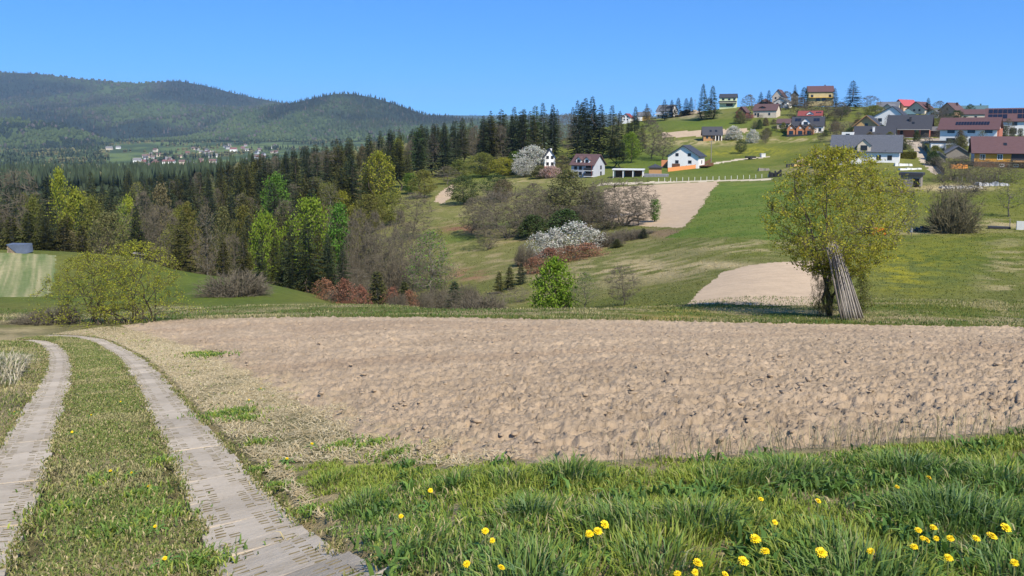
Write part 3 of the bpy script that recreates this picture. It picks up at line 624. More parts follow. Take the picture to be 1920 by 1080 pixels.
# ------------------------------------------------------------------ grass blades
def blades(P, h, w, col, lean=.5, dirs=None, droop=.0, flat=0.0):
    """one mesh of grass blades rooted at P (n,3): heights h, widths w, colours col (n,3)"""
    n = len(P); a = RG.uniform(0, 2 * math.pi, n) if dirs is None else dirs
    d = np.stack([np.cos(a), np.sin(a), 0 * a], -1); fa = RG.uniform(0, 2 * math.pi, n); s = np.stack([np.cos(fa), np.sin(fa), 0 * fa], -1)
    l = RG.uniform(.25, 1, n) * lean
    up = np.array([0, 0, 1.0])
    mid = P + d * (h * l * .35)[:, None] + up * (h * .58)[:, None]
    tip = P + d * (h * l)[:, None] + up * (h * (1 - .25 * l - droop * l))[:, None]
    if flat: mid = P + d * (h * .5)[:, None] + up * (h * RG.uniform(.02, flat, n))[:, None]; tip = P + d * h[:, None] + up * (h * RG.uniform(-.02, flat, n))[:, None]; s = np.stack([-d[:, 1], d[:, 0], 0 * a], -1)
    wv = s * w[:, None]
    V = np.stack([P - wv * .5, P + wv * .5, mid + wv * .42, mid - wv * .42, tip], 1)
    i = 5 * np.arange(n)[:, None]
    q = i + np.array([[0, 1, 2, 3]]); t = i + np.array([[3, 2, 4]])
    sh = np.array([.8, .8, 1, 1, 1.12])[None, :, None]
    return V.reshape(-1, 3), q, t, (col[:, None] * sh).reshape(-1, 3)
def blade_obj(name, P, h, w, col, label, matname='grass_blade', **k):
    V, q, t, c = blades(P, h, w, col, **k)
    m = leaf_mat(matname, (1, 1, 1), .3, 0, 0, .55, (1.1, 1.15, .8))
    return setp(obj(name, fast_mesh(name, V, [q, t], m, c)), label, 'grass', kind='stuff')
def pick(cols, w, n):
    cols = np.array(cols); k = RG.choice(len(cols), n, p=np.array(w) / np.sum(w)); return cols[k] * RG.uniform(.75, 1.25, (n, 1))
G_MID, G_BLUE, G_YEL, G_DRY, G_DARK = (.155, .25, .048), (.145, .235, .06), (.28, .325, .055), (.48, .40, .22), (.075, .145, .03)

def build_grass():
    # tall grass on the bank in front
    bank = np.concatenate([GP([(535, 868), (600, 960), (680, 1030), (745, 1130)], ymax=12), [[-.4, 2.0], [4.0, 2.0], [6.8, 5.0]], GP([(2250, 776), (1920, 812), (1700, 835), (1500, 853), (1250, 869), (1000, 879), (860, 878), (760, 866), (640, 868)], ymax=12)])
    n = 190000
    X = RG.uniform(bank[:, 0].min(), bank[:, 0].max(), n); Y = RG.uniform(2.0, bank[:, 1].max(), n)
    wob = .55 * (fbm(X * 3, Y * 3, 201, 3) - .5)
    k = inpoly(X + wob, Y + wob, bank); X, Y = X[k], Y[k]
    tufts = [(1065, 872, .22, .34), (850, 885, .2, .22), (610, 880, .18, .18), (1160, 965, .25, .26), (1300, 960, .26, .25), (1480, 868, .3, .27), (1780, 945, .3, .30), (1860, 880, .3, .24), (1560, 1010, .22, .2), (1230, 1040, .25, .2), (1600, 1075, .35, .24), (990, 940, .2, .2), (1700, 858, .25, .22), (680, 920, .25, .2), (1400, 885, .2, .22), (1000, 1075, .25, .2), (1900, 1060, .2, .2), (760, 1010, .2, .16), (1340, 880, .18, .2), (950, 880, .18, .2)]
    tall = np.zeros(len(X)); dirx = RG.uniform(0, 6.28, len(X))
    for px, py, r, h in tufts:
        g = G(px, py + 30, ymax=12); d = np.hypot(X - g[0], Y - g[1]); w = np.exp(-(d / r) ** 2)
        tall = np.maximum(tall, w * h); out = np.arctan2(Y - g[1], X - g[0]); dirx = np.where((w > .2) & (RG.random(len(X)) < .8), out + RG.normal(0, .5, len(X)), dirx)
    n1 = fbm(X * 1.6, Y * 1.6, 211, 3); n2 = fbm(X * 3.5, Y * 3.5, 221, 3); n3 = fbm(X * .9, Y * .9, 231, 3)
    bare = sstep(.60, .70, n2) * (tall < .08)
    keep = RG.random(len(X)) > bare * .85; X, Y, tall, n1, n2, n3, dirx = [v[keep] for v in (X, Y, tall, n1, n2, n3, dirx)]
    n = len(X)
    h = (.038 + .055 * n1 + .52 * tall * RG.uniform(.6, 1.05, n)) * RG.uniform(.6, 1.15, n)
    ed = dist_poly(X, Y, bank); h *= .45 + .55 * sstep(0, .3, ed)
    col = pick([G_MID, G_YEL, G_DARK, G_DRY], [5, 3, 1.4, 1.6], n)
    col = mix(col, pick([G_BLUE, (.14, .23, .11), G_DARK], [3, 2, 1], n), np.clip(sstep(.1, .2, tall) * .5 + .35 * sstep(.5, .62, n3), 0, 1))
    col = mix(col, pick([(.28, .32, .05), G_YEL, (.17, .26, .045)], [2, 2, 1], n), .7 * sstep(.5, .6, 1 - n3) * (tall < .15))
    P = np.stack([X, Y, zt(X, Y) + .0], -1)
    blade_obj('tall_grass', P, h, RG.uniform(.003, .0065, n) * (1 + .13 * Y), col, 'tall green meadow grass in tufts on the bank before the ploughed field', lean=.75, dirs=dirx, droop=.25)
    # broad leaved weeds low in the grass
    cx = RG.uniform(-.9, 6.0, 260); cy2 = RG.uniform(2.3, 6.2, 260); k = inpoly(cx, cy2, bank); cx, cy2 = cx[k], cy2[k]; m = 26
    X = np.repeat(cx, m) + RG.normal(0, .05, len(cx) * m); Y = np.repeat(cy2, m) + RG.normal(0, .05, len(cx) * m); n = len(X)
    blade_obj('broadleaf_weeds', np.stack([X, Y, zt(X, Y) + .01], -1), RG.uniform(.05, .12, n), RG.uniform(.012, .026, n), pick([(.10, .19, .04), (.15, .24, .05), (.075, .14, .035)], [2, 2, 1], n), 'low broad leaved weeds among the bank grass', lean=1.2, droop=.25)
    # turf between and beside the slabs
    n = 210000
    t = RG.random(n) ** 1.6; i = (t * (len(RC) - 2)).astype(int); off = np.where(RG.random(n) < .62, RG.uniform(.2, 1.55, n), RG.uniform(-1.6, 4.4, n))
    tang = np.gradient(RC, axis=0); tang /= np.linalg.norm(tang, axis=1)[:, None]; nr = np.stack([-tang[:, 1], tang[:, 0]], -1)
    XY = RC[i] + nr[i] * off[:, None] + RG.normal(0, .05, (n, 2)); X, Y = XY.T
    dR, dL = np.abs(off), np.abs(off - 1.72)
    onslab = (np.minimum(dR, dL) < SW / 2 - .01 + .05 * (fbm(X * 3, Y * 3, 241, 2) - .5))
    n2 = fbm(X * 1.1, Y * 1.1, 251, 4); n4 = fbm(X * 3.2, Y * 3.2, 255, 3); edge = np.exp(-((np.minimum(dR, dL) - .34) / .1) ** 2)
    midz = (off > .3) & (off < 1.42); rightv = off < -.3; leftv = off > 2.0
    p = np.where(onslab, 0, np.where(midz, np.where(n4 > .56, .45, 1.0) - .45 * edge, np.where(leftv, .9, .05 + .4 * (n4 > .66))))
    keep = (RG.random(n) < p) & (Y > 1.5) & ~(inpoly(X, Y, FIELD) & (dist_poly(X, Y, FIELD) > .3)) & ~inpoly(X, Y, bank)
    X, Y, off, n2, n4, midz, rightv, leftv = [v[keep] for v in (X, Y, off, n2, n4, midz, rightv, leftv)]; n = len(X)
    h = np.where(leftv, .05 + .10 * sstep(.2, 1.5, off - 2), .022 + .035 * n2) * RG.uniform(.5, 1.2, n) * (1 + .02 * Y)
    colm = pick([(.20, .235, .06), (.14, .20, .045), G_DRY, (.28, .26, .10)], [4, 3, 1.3, 2.2], n); cold = pick([G_DRY, (.5, .41, .22), (.2, .2, .07)], [3, 2, 1.4], n)
    gr = sstep(.58, .7, n4)
    col = np.where(rightv[:, None], mix(cold, pick([G_MID, G_YEL], [1, 1], n), gr), mix(colm, cold, .55 * sstep(.5, .68, n2)))
    P = np.stack([X, Y, zt(X, Y) + .005], -1)
    blade_obj('track_turf', P, h, RG.uniform(.004, .008, n) * (1 + .11 * Y), col, 'short worn turf between and beside the concrete track strips', lean=1.1, droop=.3)
    # blades creeping over the slab edges
    n = 26000; i = (RG.random(n) ** 1.5 * (len(RC) - 2)).astype(int); o = np.where(RG.random(n) < .5, 0, 1.72) + np.where(RG.random(n) < .5, -1, 1) * (SW / 2 + RG.normal(.0, .035, n))
    XY = RC[i] + nr[i] * o[:, None]; X, Y = XY.T; k = (Y > 1.8) & (fbm(X * 2.5, Y * 2.5, 265, 3) > .44); X, Y = X[k], Y[k]; n = len(X)
    blade_obj('edge_grass', np.stack([X, Y, zt(X, Y) + .008], -1), RG.uniform(.02, .06, n), RG.uniform(.004, .008, n) * (1 + .1 * Y), pick([(.2, .22, .06), G_DRY, (.14, .18, .04), (.3, .26, .11)], [2, 1.4, 1.4, 1.4], n), 'ragged grass creeping over the edges of the concrete slabs', lean=1.2, droop=.3)
    # moss and grass in the slab holes
    n = 9000; i = (RG.random(n) ** 1.3 * (len(RC) - 2)).astype(int); side = RG.random(n) < .5
    band = np.where(RG.random(n) < .5, -1, 1) * (.153 + RG.normal(0, .035, n)); o = np.where(side, 0, 1.72) + band
    XY = RC[i] + nr[i] * o[:, None]; X, Y = XY.T; cl = fbm(X * 2.2, Y * 2.2, 261, 3); k = (cl > .45) & (Y > 2) & (vnoise(X * 13, Y * 13, 262) > .5); X, Y = X[k], Y[k]; n = len(X)
    blade_obj('slab_moss', np.stack([X, Y, zt(X, Y) - .01], -1), RG.uniform(.015, .04, n), RG.uniform(.006, .012, n) * (1 + .08 * Y), pick([(.2, .2, .07), (.3, .25, .12), (.12, .16, .04)], [2, 2, 1], n), 'sparse grass and moss growing in the slab holes', lean=1.2)
    # straw verge along the ploughed field
    n = 120000; t = RG.random(n) ** 1.3; i = (t * (len(RC) - 2)).astype(int); off = -RG.uniform(.34, 3.6, n) * (1 + 0 * t)
    XY = RC[i] + nr[i] * off[:, None]; X, Y = XY.T; n4 = fbm(X * 1.3, Y * 1.3, 271, 3)
    dF = np.where(inpoly(X, Y, FIELD), -1, 1) * dist_poly(X, Y, FIELD)
    k = (dF > .1 - .9 * n4) & ~inpoly(X, Y, bank) & (Y > 2.5) & (RG.random(n) < .35 + .9 * sstep(.35, .6, n4)) & (-off > .42) & (X < .1 - .6 * RG.random(n)); X, Y = X[k], Y[k]; n = len(X)
    blade_obj('straw', np.stack([X, Y, zt(X, Y) + .012], -1), RG.uniform(.04, .12, n), RG.uniform(.0025, .0055, n) * (1 + .13 * Y), pick([(.58, .47, .28), (.49, .38, .21), (.66, .56, .37)], [3, 2, 2], n), 'flattened dry straw along the edge of the ploughed field', matname='straw_blade', flat=.22)
    # fresh green tufts in the verge
    X, Y, r0 = [], [], []
    for px, py, r, m in [(430, 778, .34, 900), (455, 788, .2, 400), (395, 668, .5, 700), (372, 664, .4, 400), (485, 832, .14, 220), (572, 962, .10, 200), (487, 884, .10, 180), (640, 838, .16, 260), (700, 835, .16, 260), (735, 856, .2, 300), (520, 915, .1, 160), (300, 868, .16, 260), (375, 1058, .2, 400), (290, 970, .22, 420), (262, 930, .2, 300), (180, 905, .3, 300), (220, 1000, .3, 360), (120, 960, .3, 300)]:
        g0 = G(px, py, ymax=40); a = RG.uniform(0, 6.283, m); q = np.abs(RG.normal(0, .6, m)) * r; X.append(g0[0] + q * np.cos(a) * 1.3); Y.append(g0[1] + q * np.sin(a) * 1.3); r0.append(np.full(m, .05 + .12 * r))
    X, Y, r0 = np.concatenate(X), np.concatenate(Y), np.concatenate(r0); n = len(X)
    blade_obj('verge_tufts', np.stack([X, Y, zt(X, Y)], -1), r0 * RG.uniform(.6, 1.3, n), RG.uniform(.005, .011, n) * (1 + .1 * Y), pick([G_MID, G_YEL, (.12, .2, .04), G_DRY], [3, 2, 2, .5], n), 'scattered fresh green grass tufts along the track verges', lean=1.0, droop=.25)
    # grass strip beyond the field, and the left verge
    n = 42000; X = RG.uniform(-38, 48, n); Y = RG.uniform(37.2, 54, n) ; k = ~inpoly(X, Y, FIELD); X, Y = X[k], Y[k]; n = len(X)
    st = fbm(X / 5, Y / 1.4, 281, 4); edge = np.exp(-((dist_poly(X, Y, FIELD)) / 1.2) ** 2)
    h = (.07 + .16 * fbm(X / 2, Y / 2, 285, 3) + .12 * edge) * RG.uniform(.5, 1.2, n)
    col = mix(pick([(.10, .155, .035), (.085, .15, .035), (.16, .18, .05)], [2, 2, 1.5], n), pick([G_DRY, (.48, .40, .22)], [1, 1], n), .8 * sstep(.5, .62, st))
    blade_obj('strip_grass', np.stack([X, Y, zt(X, Y) - .02], -1), h, RG.uniform(.02, .05, n), col, 'rough grass strip along the far edge of the ploughed field', lean=.9, droop=.2)
    # mound of pale dead grass on the left verge
    g0 = G(8, 715, ymax=40); n = 9000; a = RG.uniform(0, 6.283, n); r = RG.random(n) ** .6 * 2.3; X = g0[0] - 1.0 + r * np.cos(a) * 1.0; Y = g0[1] + 1.5 + r * np.sin(a) * 1.8
    dl = dist_poly(X, Y, LC[::5], False); k = (dl > .7) & (X < np.interp(Y, LC[:, 1], LC[:, 0])); X, Y, r = X[k], Y[k], r[k]; n = len(X)
    blade_obj('dead_grass', np.stack([X, Y, zt(X, Y)], -1), (.25 + .45 * np.maximum(0, 1 - r / 2.3)) * RG.uniform(.5, 1.15, n), RG.uniform(.012, .022, n), pick([(.5, .45, .34), (.42, .36, .24), (.16, .2, .06)], [3, 2, 1.6], n), 'mound of tall pale dead grass on the left verge of the track', matname='straw_blade', lean=1.0, droop=.35)
    # tufts over the valley slopes
    n = 60000; Y = np.exp(RG.uniform(math.log(47), math.log(190), n)); X = RG.uniform(-.1, .72, n) * Y; k = np.ones(n, bool)
    for lst in POLYS.values():
        for kd, poly in lst:
            if kd != 'meadow': k &= ~inpoly(X, Y, poly)
    X, Y = X[k], Y[k]; n = len(X); Z = zt(X, Y); col = gcol(X, Y, Z) * RG.uniform(.9, 1.5, (n, 1)); mk = inpoly(X, Y, POLYS['meadow'][0][1]); col[mk] = region_col('meadow', X[mk], Y[mk]) * RG.uniform(.9, 1.4, (int(mk.sum()), 1))
    blade_obj('slope_grass', np.stack([X, Y, Z - .02], -1), RG.uniform(.05, .16, n) * (.7 + Y / 130), RG.uniform(.03, .07, n) * (.5 + Y / 90), col, 'grass tufts covering the valley slopes beyond the ploughed field', lean=1.3, droop=.3)
    # thin dry stalks at the near field edge
    n = 420; i = RG.random(n); pts = [G(1150 + 800 * a ** .8, 868 - 60 * a ** .9 + RG.uniform(-6, 14), ymax=12) for a in i]
    P = np.array(pts); blade_obj('dry_stalks', P, RG.uniform(.12, .34, n), RG.uniform(.003, .006, n), pick([(.5, .42, .26), (.42, .34, .2)], [1, 1], n), 'thin pale dead stalks standing in the green grass at the field edge', matname='straw_blade', lean=.7, droop=.2)
build_grass()

# ------------------------------------------------------------------ trees
def tubes(p0, p1, r0, r1, k=4):
    p0, p1, r0, r1 = [np.asarray(v, float) for v in (p0, p1, r0, r1)]; n = len(p0)
    d = p1 - p0; d /= np.linalg.norm(d, axis=1)[:, None] + 1e-9
    up = np.where(np.abs(d[:, 2:3]) < .9, np.array([[0, 0, 1.0]]), np.array([[0, 1.0, 0]]))
    x = np.cross(d, up); x /= np.linalg.norm(x, axis=1)[:, None]; y = np.cross(d, x)
    a = np.arange(k) * 2 * math.pi / k; c = np.cos(a)[None, :, None]; s = np.sin(a)[None, :, None]
    ring = c * x[:, None] + s * y[:, None]
    V = np.concatenate([p0[:, None] + ring * r0[:, None, None], p1[:, None] + ring * r1[:, None, None]], 1)
    i = np.arange(k); f = np.stack([i, (i + 1) % k, k + (i + 1) % k, k + i], -1)
    return V.reshape(-1, 3), (f[None] + 2 * k * np.arange(n)[:, None, None]).reshape(-1, 4)
class Segs:
    def __init__(s): s.a = []; s.b = []; s.ra = []; s.rb = []
    def add(s, pts, r0, r1):
        m = len(pts) - 1
        for j in range(m):
            s.a.append(pts[j]); s.b.append(pts[j + 1]); s.ra.append(r0 + (r1 - r0) * j / m); s.rb.append(r0 + (r1 - r0) * (j + 1) / m)
def curve(a, b, bend, m, g):
    a = np.asarray(a, float); b = np.asarray(b, float); c = (a + b) / 2 + bend; t = np.linspace(0, 1, m + 1)[:, None]
    p = a * (1 - t) ** 2 + 2 * c * t * (1 - t) + b * t * t
    L = np.linalg.norm(b - a); p[1:-1] += g.normal(0, .03 * L, (m - 1, 3)); return p
def crown_pts(g, n, z0, z1, rad, shape, hollow=.5, lump=.3):
    """points inside a crown: rad at its widest, profile by shape"""
    out = []; seed = int(g.integers(1e6))
    while len(out) < n:
        t = g.random(); a = g.uniform(0, 2 * math.pi)
        if shape == 'round': pr = math.sin(math.pi * (t * .9 + .07)) ** .6
        elif shape == 'egg': pr = (math.sin(math.pi * (t ** .75 * .93 + .05))) ** .7
        elif shape == 'cone': pr = (1 - t) ** .8 * min(1, t * 6 + .25)
        elif shape == 'vase': pr = .25 + .75 * math.sin(math.pi * min(1, t * .62 + .12)) ** .8 if t < .95 else .6
        elif shape == 'dome': pr = math.sqrt(max(0, 1 - t ** 2.2))
        elif shape == 'column': pr = .8 * math.sin(math.pi * (t * .9 + .06)) ** .35
        else: pr = 1
        l = 1 + lump * 2 * (float(fbm(np.array(math.cos(a) * 1.7 + 5), np.array(math.sin(a) * 1.7 + t * 4), seed % 997, 2)) - .5)
        q = g.random() ** hollow; r = rad * pr * l * q
        out.append((r * math.cos(a), r * math.sin(a), z0 + (z1 - z0) * t))
    return np.array(out)
def make_broadleaf(seed, H=10., rad=3.5, z0=.25, shape='egg', limbs=12, subs=70, twigs=500, leaves=8, leaf=.16, stems=1, trunk_r=.16, spread=.25, k=4, tw=.010, lump=.35, up=.35, tips=0, hollow=.5):
    """a tree of unit proportions H x rad: returns (wood verts, faces, leaf verts, faces, tint)"""
    g = np.random.default_rng(seed); S = Segs(); nodes = []; rads = []
    base = [(0, 0, 0)] if stems == 1 else [(g.normal(0, spread), g.normal(0, spread), 0) for _ in range(stems)]
    zb = z0 * H; tp = crown_pts(g, limbs, zb, H * .93, rad, shape, .45, lump)
    tp = tp[np.argsort(tp[:, 2])]
    if stems == 1:
        top = np.array([g.normal(0, .03 * H), g.normal(0, .03 * H), H * .9]); tr = curve((0, 0, -.3), top, g.normal(0, .02 * H, 3), 7, g)
        S.add(tr, trunk_r, trunk_r * .15); trs = [(tr, trunk_r)]
    else:
        trs = []
        for b in base:
            j = g.integers(limbs); e = tp[j]; tr = curve((b[0], b[1], -.2), e, np.array([b[0] * .4, b[1] * .4, H * .06]), 6, g); r = trunk_r * g.uniform(.5, 1)
            S.add(tr, r, r * .2); trs.append((tr, r))
    for tr, r in trs:
        m = len(tr)
        for j in range(m): 
            if tr[j][2] > zb * .5: nodes.append(tr[j]); rads.append(r * (1 - .8 * j / m))
    def attach(T, frac, m, rmin, bendk):
        N = np.array(nodes); Rr = np.array(rads); new = []
        for e in T:
            D = N - e; d = np.sqrt((D ** 2).sum(1)) + np.maximum(0, N[:, 2] - e[2] + .25 * np.hypot(e[0] - N[:, 0], e[1] - N[:, 1])) * 2.0
            j = int(np.argmin(d)); L = np.linalg.norm(e - N[j]); r = max(rmin, Rr[j] * frac)
            c = curve(N[j], e, np.array([0, 0, -bendk * L]) + g.normal(0, .06 * L, 3), m, g); S.add(c, r, max(rmin * .6, r * .3)); new.append((c, r))
        for c, r in new:
            for j in range(1, len(c)): nodes.append(c[j]); rads.append(max(rmin, r * (1 - .75 * j / len(c))))
    attach(tp, .55, 5, .012, up * .35)
    attach(crown_pts(g, subs, zb * .9, H, rad, shape, hollow, lump), .5, 3, .008, up * .2)
    T = crown_pts(g, twigs, zb * .85, H * 1.01, rad * 1.04, shape, hollow * .8, lump); n0 = len(S.a)
    N = np.array(nodes); B = np.empty_like(T)
    for j, e in enumerate(T):
        d = ((N - e) ** 2).sum(1) + np.maximum(0, N[:, 2] - e[2]) ** 2 * 3; B[j] = N[int(np.argmin(d))]
    V1, F1 = tubes(S.a, S.b, S.ra, S.rb, k); V2, F2 = tubes(B, T, np.full(len(T), tw), np.full(len(T), tw * .4), 3)
    parts_v = [V1, V2]; parts_f = [F1, F2 + len(V1)]; o = len(V1) + len(V2)
    if tips:      # fine twigs for bare crowns
        i = np.repeat(np.arange(len(T)), tips); t = g.uniform(.2, 1, len(i))[:, None]; a = B[i] * (1 - t) + T[i] * t; dd = T[i] - B[i]; L = np.linalg.norm(dd, axis=1)[:, None]
        rv = g.normal(0, 1, (len(i), 3)); e = a + dd / (L + 1e-6) * g.uniform(.2, .5, (len(i), 1)) * (.09 * H) + rv * .022 * H + np.array([0, 0, .015 * H])
        w = np.cross(e - a, g.normal(0, 1, (len(i), 3))); w /= np.linalg.norm(w, axis=1)[:, None]; w *= tw * .6
        V3 = np.stack([a - w, a + w, e], 1).reshape(-1, 3); F3 = np.arange(len(V3)).reshape(-1, 3) + o
    else: V3 = np.zeros((0, 3)); F3 = np.zeros((0, 3), int)
    wood = (np.concatenate([V1, V2, V3]), [np.concatenate(parts_f), F3])
    if leaves:
        i = np.repeat(np.arange(len(T)), leaves); t = g.uniform(.25, 1.1, len(i))[:, None]
        p = B[i] * (1 - t) + T[i] * t + g.normal(0, leaf * .9, (len(i), 3))
        a = g.normal(0, 1, (len(i), 3)); a /= np.linalg.norm(a, axis=1)[:, None]; b = np.cross(a, g.normal(0, 1, (len(i), 3))); b /= np.linalg.norm(b, axis=1)[:, None]
        s = leaf * g.uniform(.6, 1.2, len(i))[:, None]
        LV = np.stack([p - a * s * .5, p - b * s * .32, p + a * s * .5, p + b * s * .32], 1).reshape(-1, 3); LF = np.arange(len(LV)).reshape(-1, 4)
        tint = np.repeat(g.uniform(.7, 1.25, (len(i), 1)) * np.array([1, 1, 1]) + g.normal(0, .04, (len(i), 3)), 4, 0)
        return wood, (LV, LF, np.clip(tint, .3, 1.6))
    return wood, None
def make_conifer(seed, H=20., rad=3.2, z0=.08, whorl=.62, dens=1.0, droop=.35, ragged=.25, power=.85):
    g = np.random.default_rng(seed); S = Segs(); S.add(curve((0, 0, -.4), (g.normal(0, .1), g.normal(0, .1), H), g.normal(0, .08, 3), 6, g), H * .011, .02)
    LV, tint = [], []
    z = z0 * H
    while z < H * .985:
        t = (z - z0 * H) / (H * (1 - z0)); L0 = rad * (1 - t) ** power * min(1.0, .55 + t * 4) + .12
        nb = max(4, int((6.5 if t < .85 else 4.5) * dens)); a0 = g.uniform(0, 6.28)
        for j in range(nb):
            a = a0 + 6.283 * j / nb + g.normal(0, .22); L = L0 * g.uniform(1 - 2 * ragged, 1 + ragged * .6)
            if L < .1: continue
            d = np.array([math.cos(a), math.sin(a), 0.]); s = np.array([-d[1], d[0], 0.]); dz = -droop * L * (1 - t * 1.1) + .25 * L * t
            zz = z + g.normal(0, .12); ns = max(2, int(L / .55) + 1)
            if L > .8 and g.random() < .5: S.add(np.array([(0, 0, zz), d * L * .7 + np.array([0, 0, zz + dz * .6])]), .03, .012)
            for m in range(ns):
                tt = (m + .6) / ns; c = d * L * tt + np.array([0, 0, zz + dz * tt ** 1.3]); wl = (.30 + .26 * L * (1 - tt * .55)) * g.uniform(.7, 1.2)
                for sg in (-1, 1):
                    tipp = c + d * wl * .65 + s * sg * wl * .75 + np.array([0, 0, -wl * g.uniform(.05, .5)])
                    nrm = np.array([0, 0, -.22 * wl])
                    bx = d * .24 * wl
                    LV.append([c - bx, c + bx * 1.2, tipp + bx * .5 + nrm * .3, tipp - bx * .5 + nrm]); tint.append(g.uniform(.65, 1.3))
                if m == ns - 1:
                    e = c + d * (.35 * wl + .12); LV.append([c - s * .16 * wl, c + s * .16 * wl, e + s * .06 + np.array([0, 0, -.05]), e - s * .06]); tint.append(g.uniform(.9, 1.4))
        z += whorl * (.55 + .6 * (1 - t)) * g.uniform(.8, 1.2)
    e = np.array([0, 0, H]); LV.append([e + (-.1, 0, -.7), e + (.1, 0, -.7), e + (.02, 0, .3), e + (-.02, 0, .3)]); tint.append(1.0)
    V, Fq = tubes(S.a, S.b, S.ra, S.rb, 5)
    LV = np.array(LV); ti = np.repeat(np.array(tint)[:, None] * np.ones(3), 4, 0)
    return (V, [Fq]), (LV.reshape(-1, 3), np.arange(LV.shape[0] * 4).reshape(-1, 4), ti)

def make_twigdome(seed, H=3.0, rad=2.6, n=520, sub=7):
    """a dome of bare shoots springing from a wide foot"""
    g = np.random.default_rng(seed); S = Segs(); a_, b_ = [], []
    for i in range(n):
        a = g.uniform(0, 6.283); r = g.random() ** .5; t = g.random(); el = math.asin(t) ; q = g.uniform(.72, 1.02) * (1 + .12 * math.sin(3 * a + seed))
        e = np.array([math.cos(a) * math.cos(el) * rad * q, math.sin(a) * math.cos(el) * rad * q, .05 + math.sin(el) * H * q]); b = np.array([math.cos(a) * r * rad * .6, math.sin(a) * r * rad * .6, -.1])
        c = curve(b, e, np.array([0, 0, .12 * H]), 3, g); S.add(c, .028, .012)
        for k in range(sub):
            j = g.integers(1, 4); p = c[j] * g.uniform(.85, 1) + c[j - 1] * .0; a_.append(p); b_.append(p + (e - b) * g.uniform(.08, .25) + g.normal(0, .1 * rad, 3) * (1, 1, .7))
    V1, F1 = tubes(S.a, S.b, S.ra, S.rb, 3); A, B = np.array(a_), np.array(b_); w = np.cross(B - A, g.normal(0, 1, A.shape)); w /= np.linalg.norm(w, axis=1)[:, None]; w *= .014
    V2 = np.stack([A - w, A + w, B], 1).reshape(-1, 3)
    return (np.concatenate([V1, V2]), [F1, np.arange(len(V2)).reshape(-1, 3) + len(V1)]), None

BARK = mat('grey_brown_bark', (.11, .088, .068), .95, .3, 2, .6, 20)
BARKP = mat('pale_bark', (.17, .15, .12), .95, .3, 2, .6, 20)
BARKD = mat('dark_bark', (.075, .058, .045), .95, .3, 2, .6, 20)
TWIG = mat('bare_twig', (.135, .115, .082), .95, .25, 2)
TWIGR = mat('reddish_twig', (.17, .115, .095), .95, .25, 2)
TWIGG = mat('greenish_twig', (.17, .15, .085), .95, .25, 2)
class Proto:
    def __init__(s, gen, barkm, H, rad, lm=None):
        wood, leaf = gen; s.H, s.rad, s.leafname = H, rad, lm
        s.wood = fast_mesh('trunk', wood[0], wood[1], barkm)
        s.leaf = leaf; s.crowns = {}
    def crown(s, lm):
        if s.leaf is None: return None
        if lm.name not in s.crowns: s.crowns[lm.name] = fast_mesh('crown', s.leaf[0], s.leaf[1], lm, s.leaf[2])
        return s.crowns[lm.name]
def plant(proto, x, y, H, W, lm, name, label, group=None, rz=None, cat=None, zoff=0.0, cname='crown', tname='trunk'):
    """stand a tree of height H and crown width W on the ground at x, y"""
    e = empty(name, (x, y, float(zt(x, y)) + zoff), rnd.uniform(0, 6.28) if rz is None else rz, label, cat or name.split('_')[-1], group, (W / 2 / proto.rad, W / 2 / proto.rad, H / proto.H))
    obj(tname, proto.wood, e)
    if lm is not None and proto.leaf is not None: obj(cname, proto.crown(lm), e)
    return e
def plant_img(proto, px, top, Y, wpx, lm, name, label, group=None, base=None, **k):
    """the same from the photograph: crown top at (px, top), Y metres away, crown wpx pixels wide"""
    P = unproj(px, top, Y); H = max(.3, P[2] - float(zt(P[0], Y)))
    return plant(proto, P[0], Y, H, wpx * Y / F * 1.0, lm, name, label, group, **k)
# ------------------------------------------------------------------ kinds of trees and their foliage
LM = {k: leaf_mat(k + '_leaves', c, t, h, v) for k, c, t, h, v in [
    ('spruce', (.038, .052, .022), .12, .015, .25), ('olive_spruce', (.068, .070, .018), .15, .02, .2), ('fir', (.060, .105, .030), .15, .02, .15),
    ('lime', (.20, .29, .028), .35, .012, .1), ('yellow', (.30, .31, .035), .35, .012, .1), ('olive', (.17, .175, .035), .3, .02, .15), ('pale', (.165, .165, .06), .3, .02, .12),
    ('fresh', (.12, .22, .03), .35, .015, .1), ('rust', (.30, .145, .085), .25, .012, .15), ('blossom', (.54, .53, .49), .25, .0, .06), ('bud', (.15, .12, .06), .2, .02, .15), ('hedge', (.055, .085, .022), .15, .02, .15), ('pink', (.42, .30, .27), .2, .01, .1)]}
CON = [Proto(make_conifer(300 + i, 20, 3.0, z, w, 1.0, d, r_, p), BARKD, 20, 3.0) for i, (z, w, d, r_, p) in enumerate([(.06, .62, .35, .22, .85), (.10, .66, .4, .28, .8), (.05, .6, .3, .2, .95), (.28, .6, .45, .26, .55), (.36, .6, .4, .28, .5), (.14, .58, .5, .26, .65)])]
CONS = [Proto(make_conifer(330 + i, 8, 2.0, .04, .42, 1.1, .2, .2, .8), BARKD, 8, 2.0) for i in range(2)]
EGG = [Proto(make_broadleaf(400 + i, 12, 3.8, .18, 'egg', 12, 60, 420, 11, .34, tw=.02), BARK, 12, 3.8) for i in range(2)]
RND = [Proto(make_broadleaf(410 + i, 9, 4.0, .14, 'round', 14, 70, 480, 11, .30, tw=.018), BARK, 9, 4.0) for i in range(2)]
COLM = [Proto(make_broadleaf(420, 9, 1.8, .1, 'column', 10, 50, 330, 10, .28, tw=.018), BARK, 9, 1.8)]
THIN = [Proto(make_broadleaf(430 + i, 12, 3.2, .22, 'egg', 12, 70, 420, 3, .26, tw=.022, tips=3), BARKP, 12, 3.2) for i in range(2)]
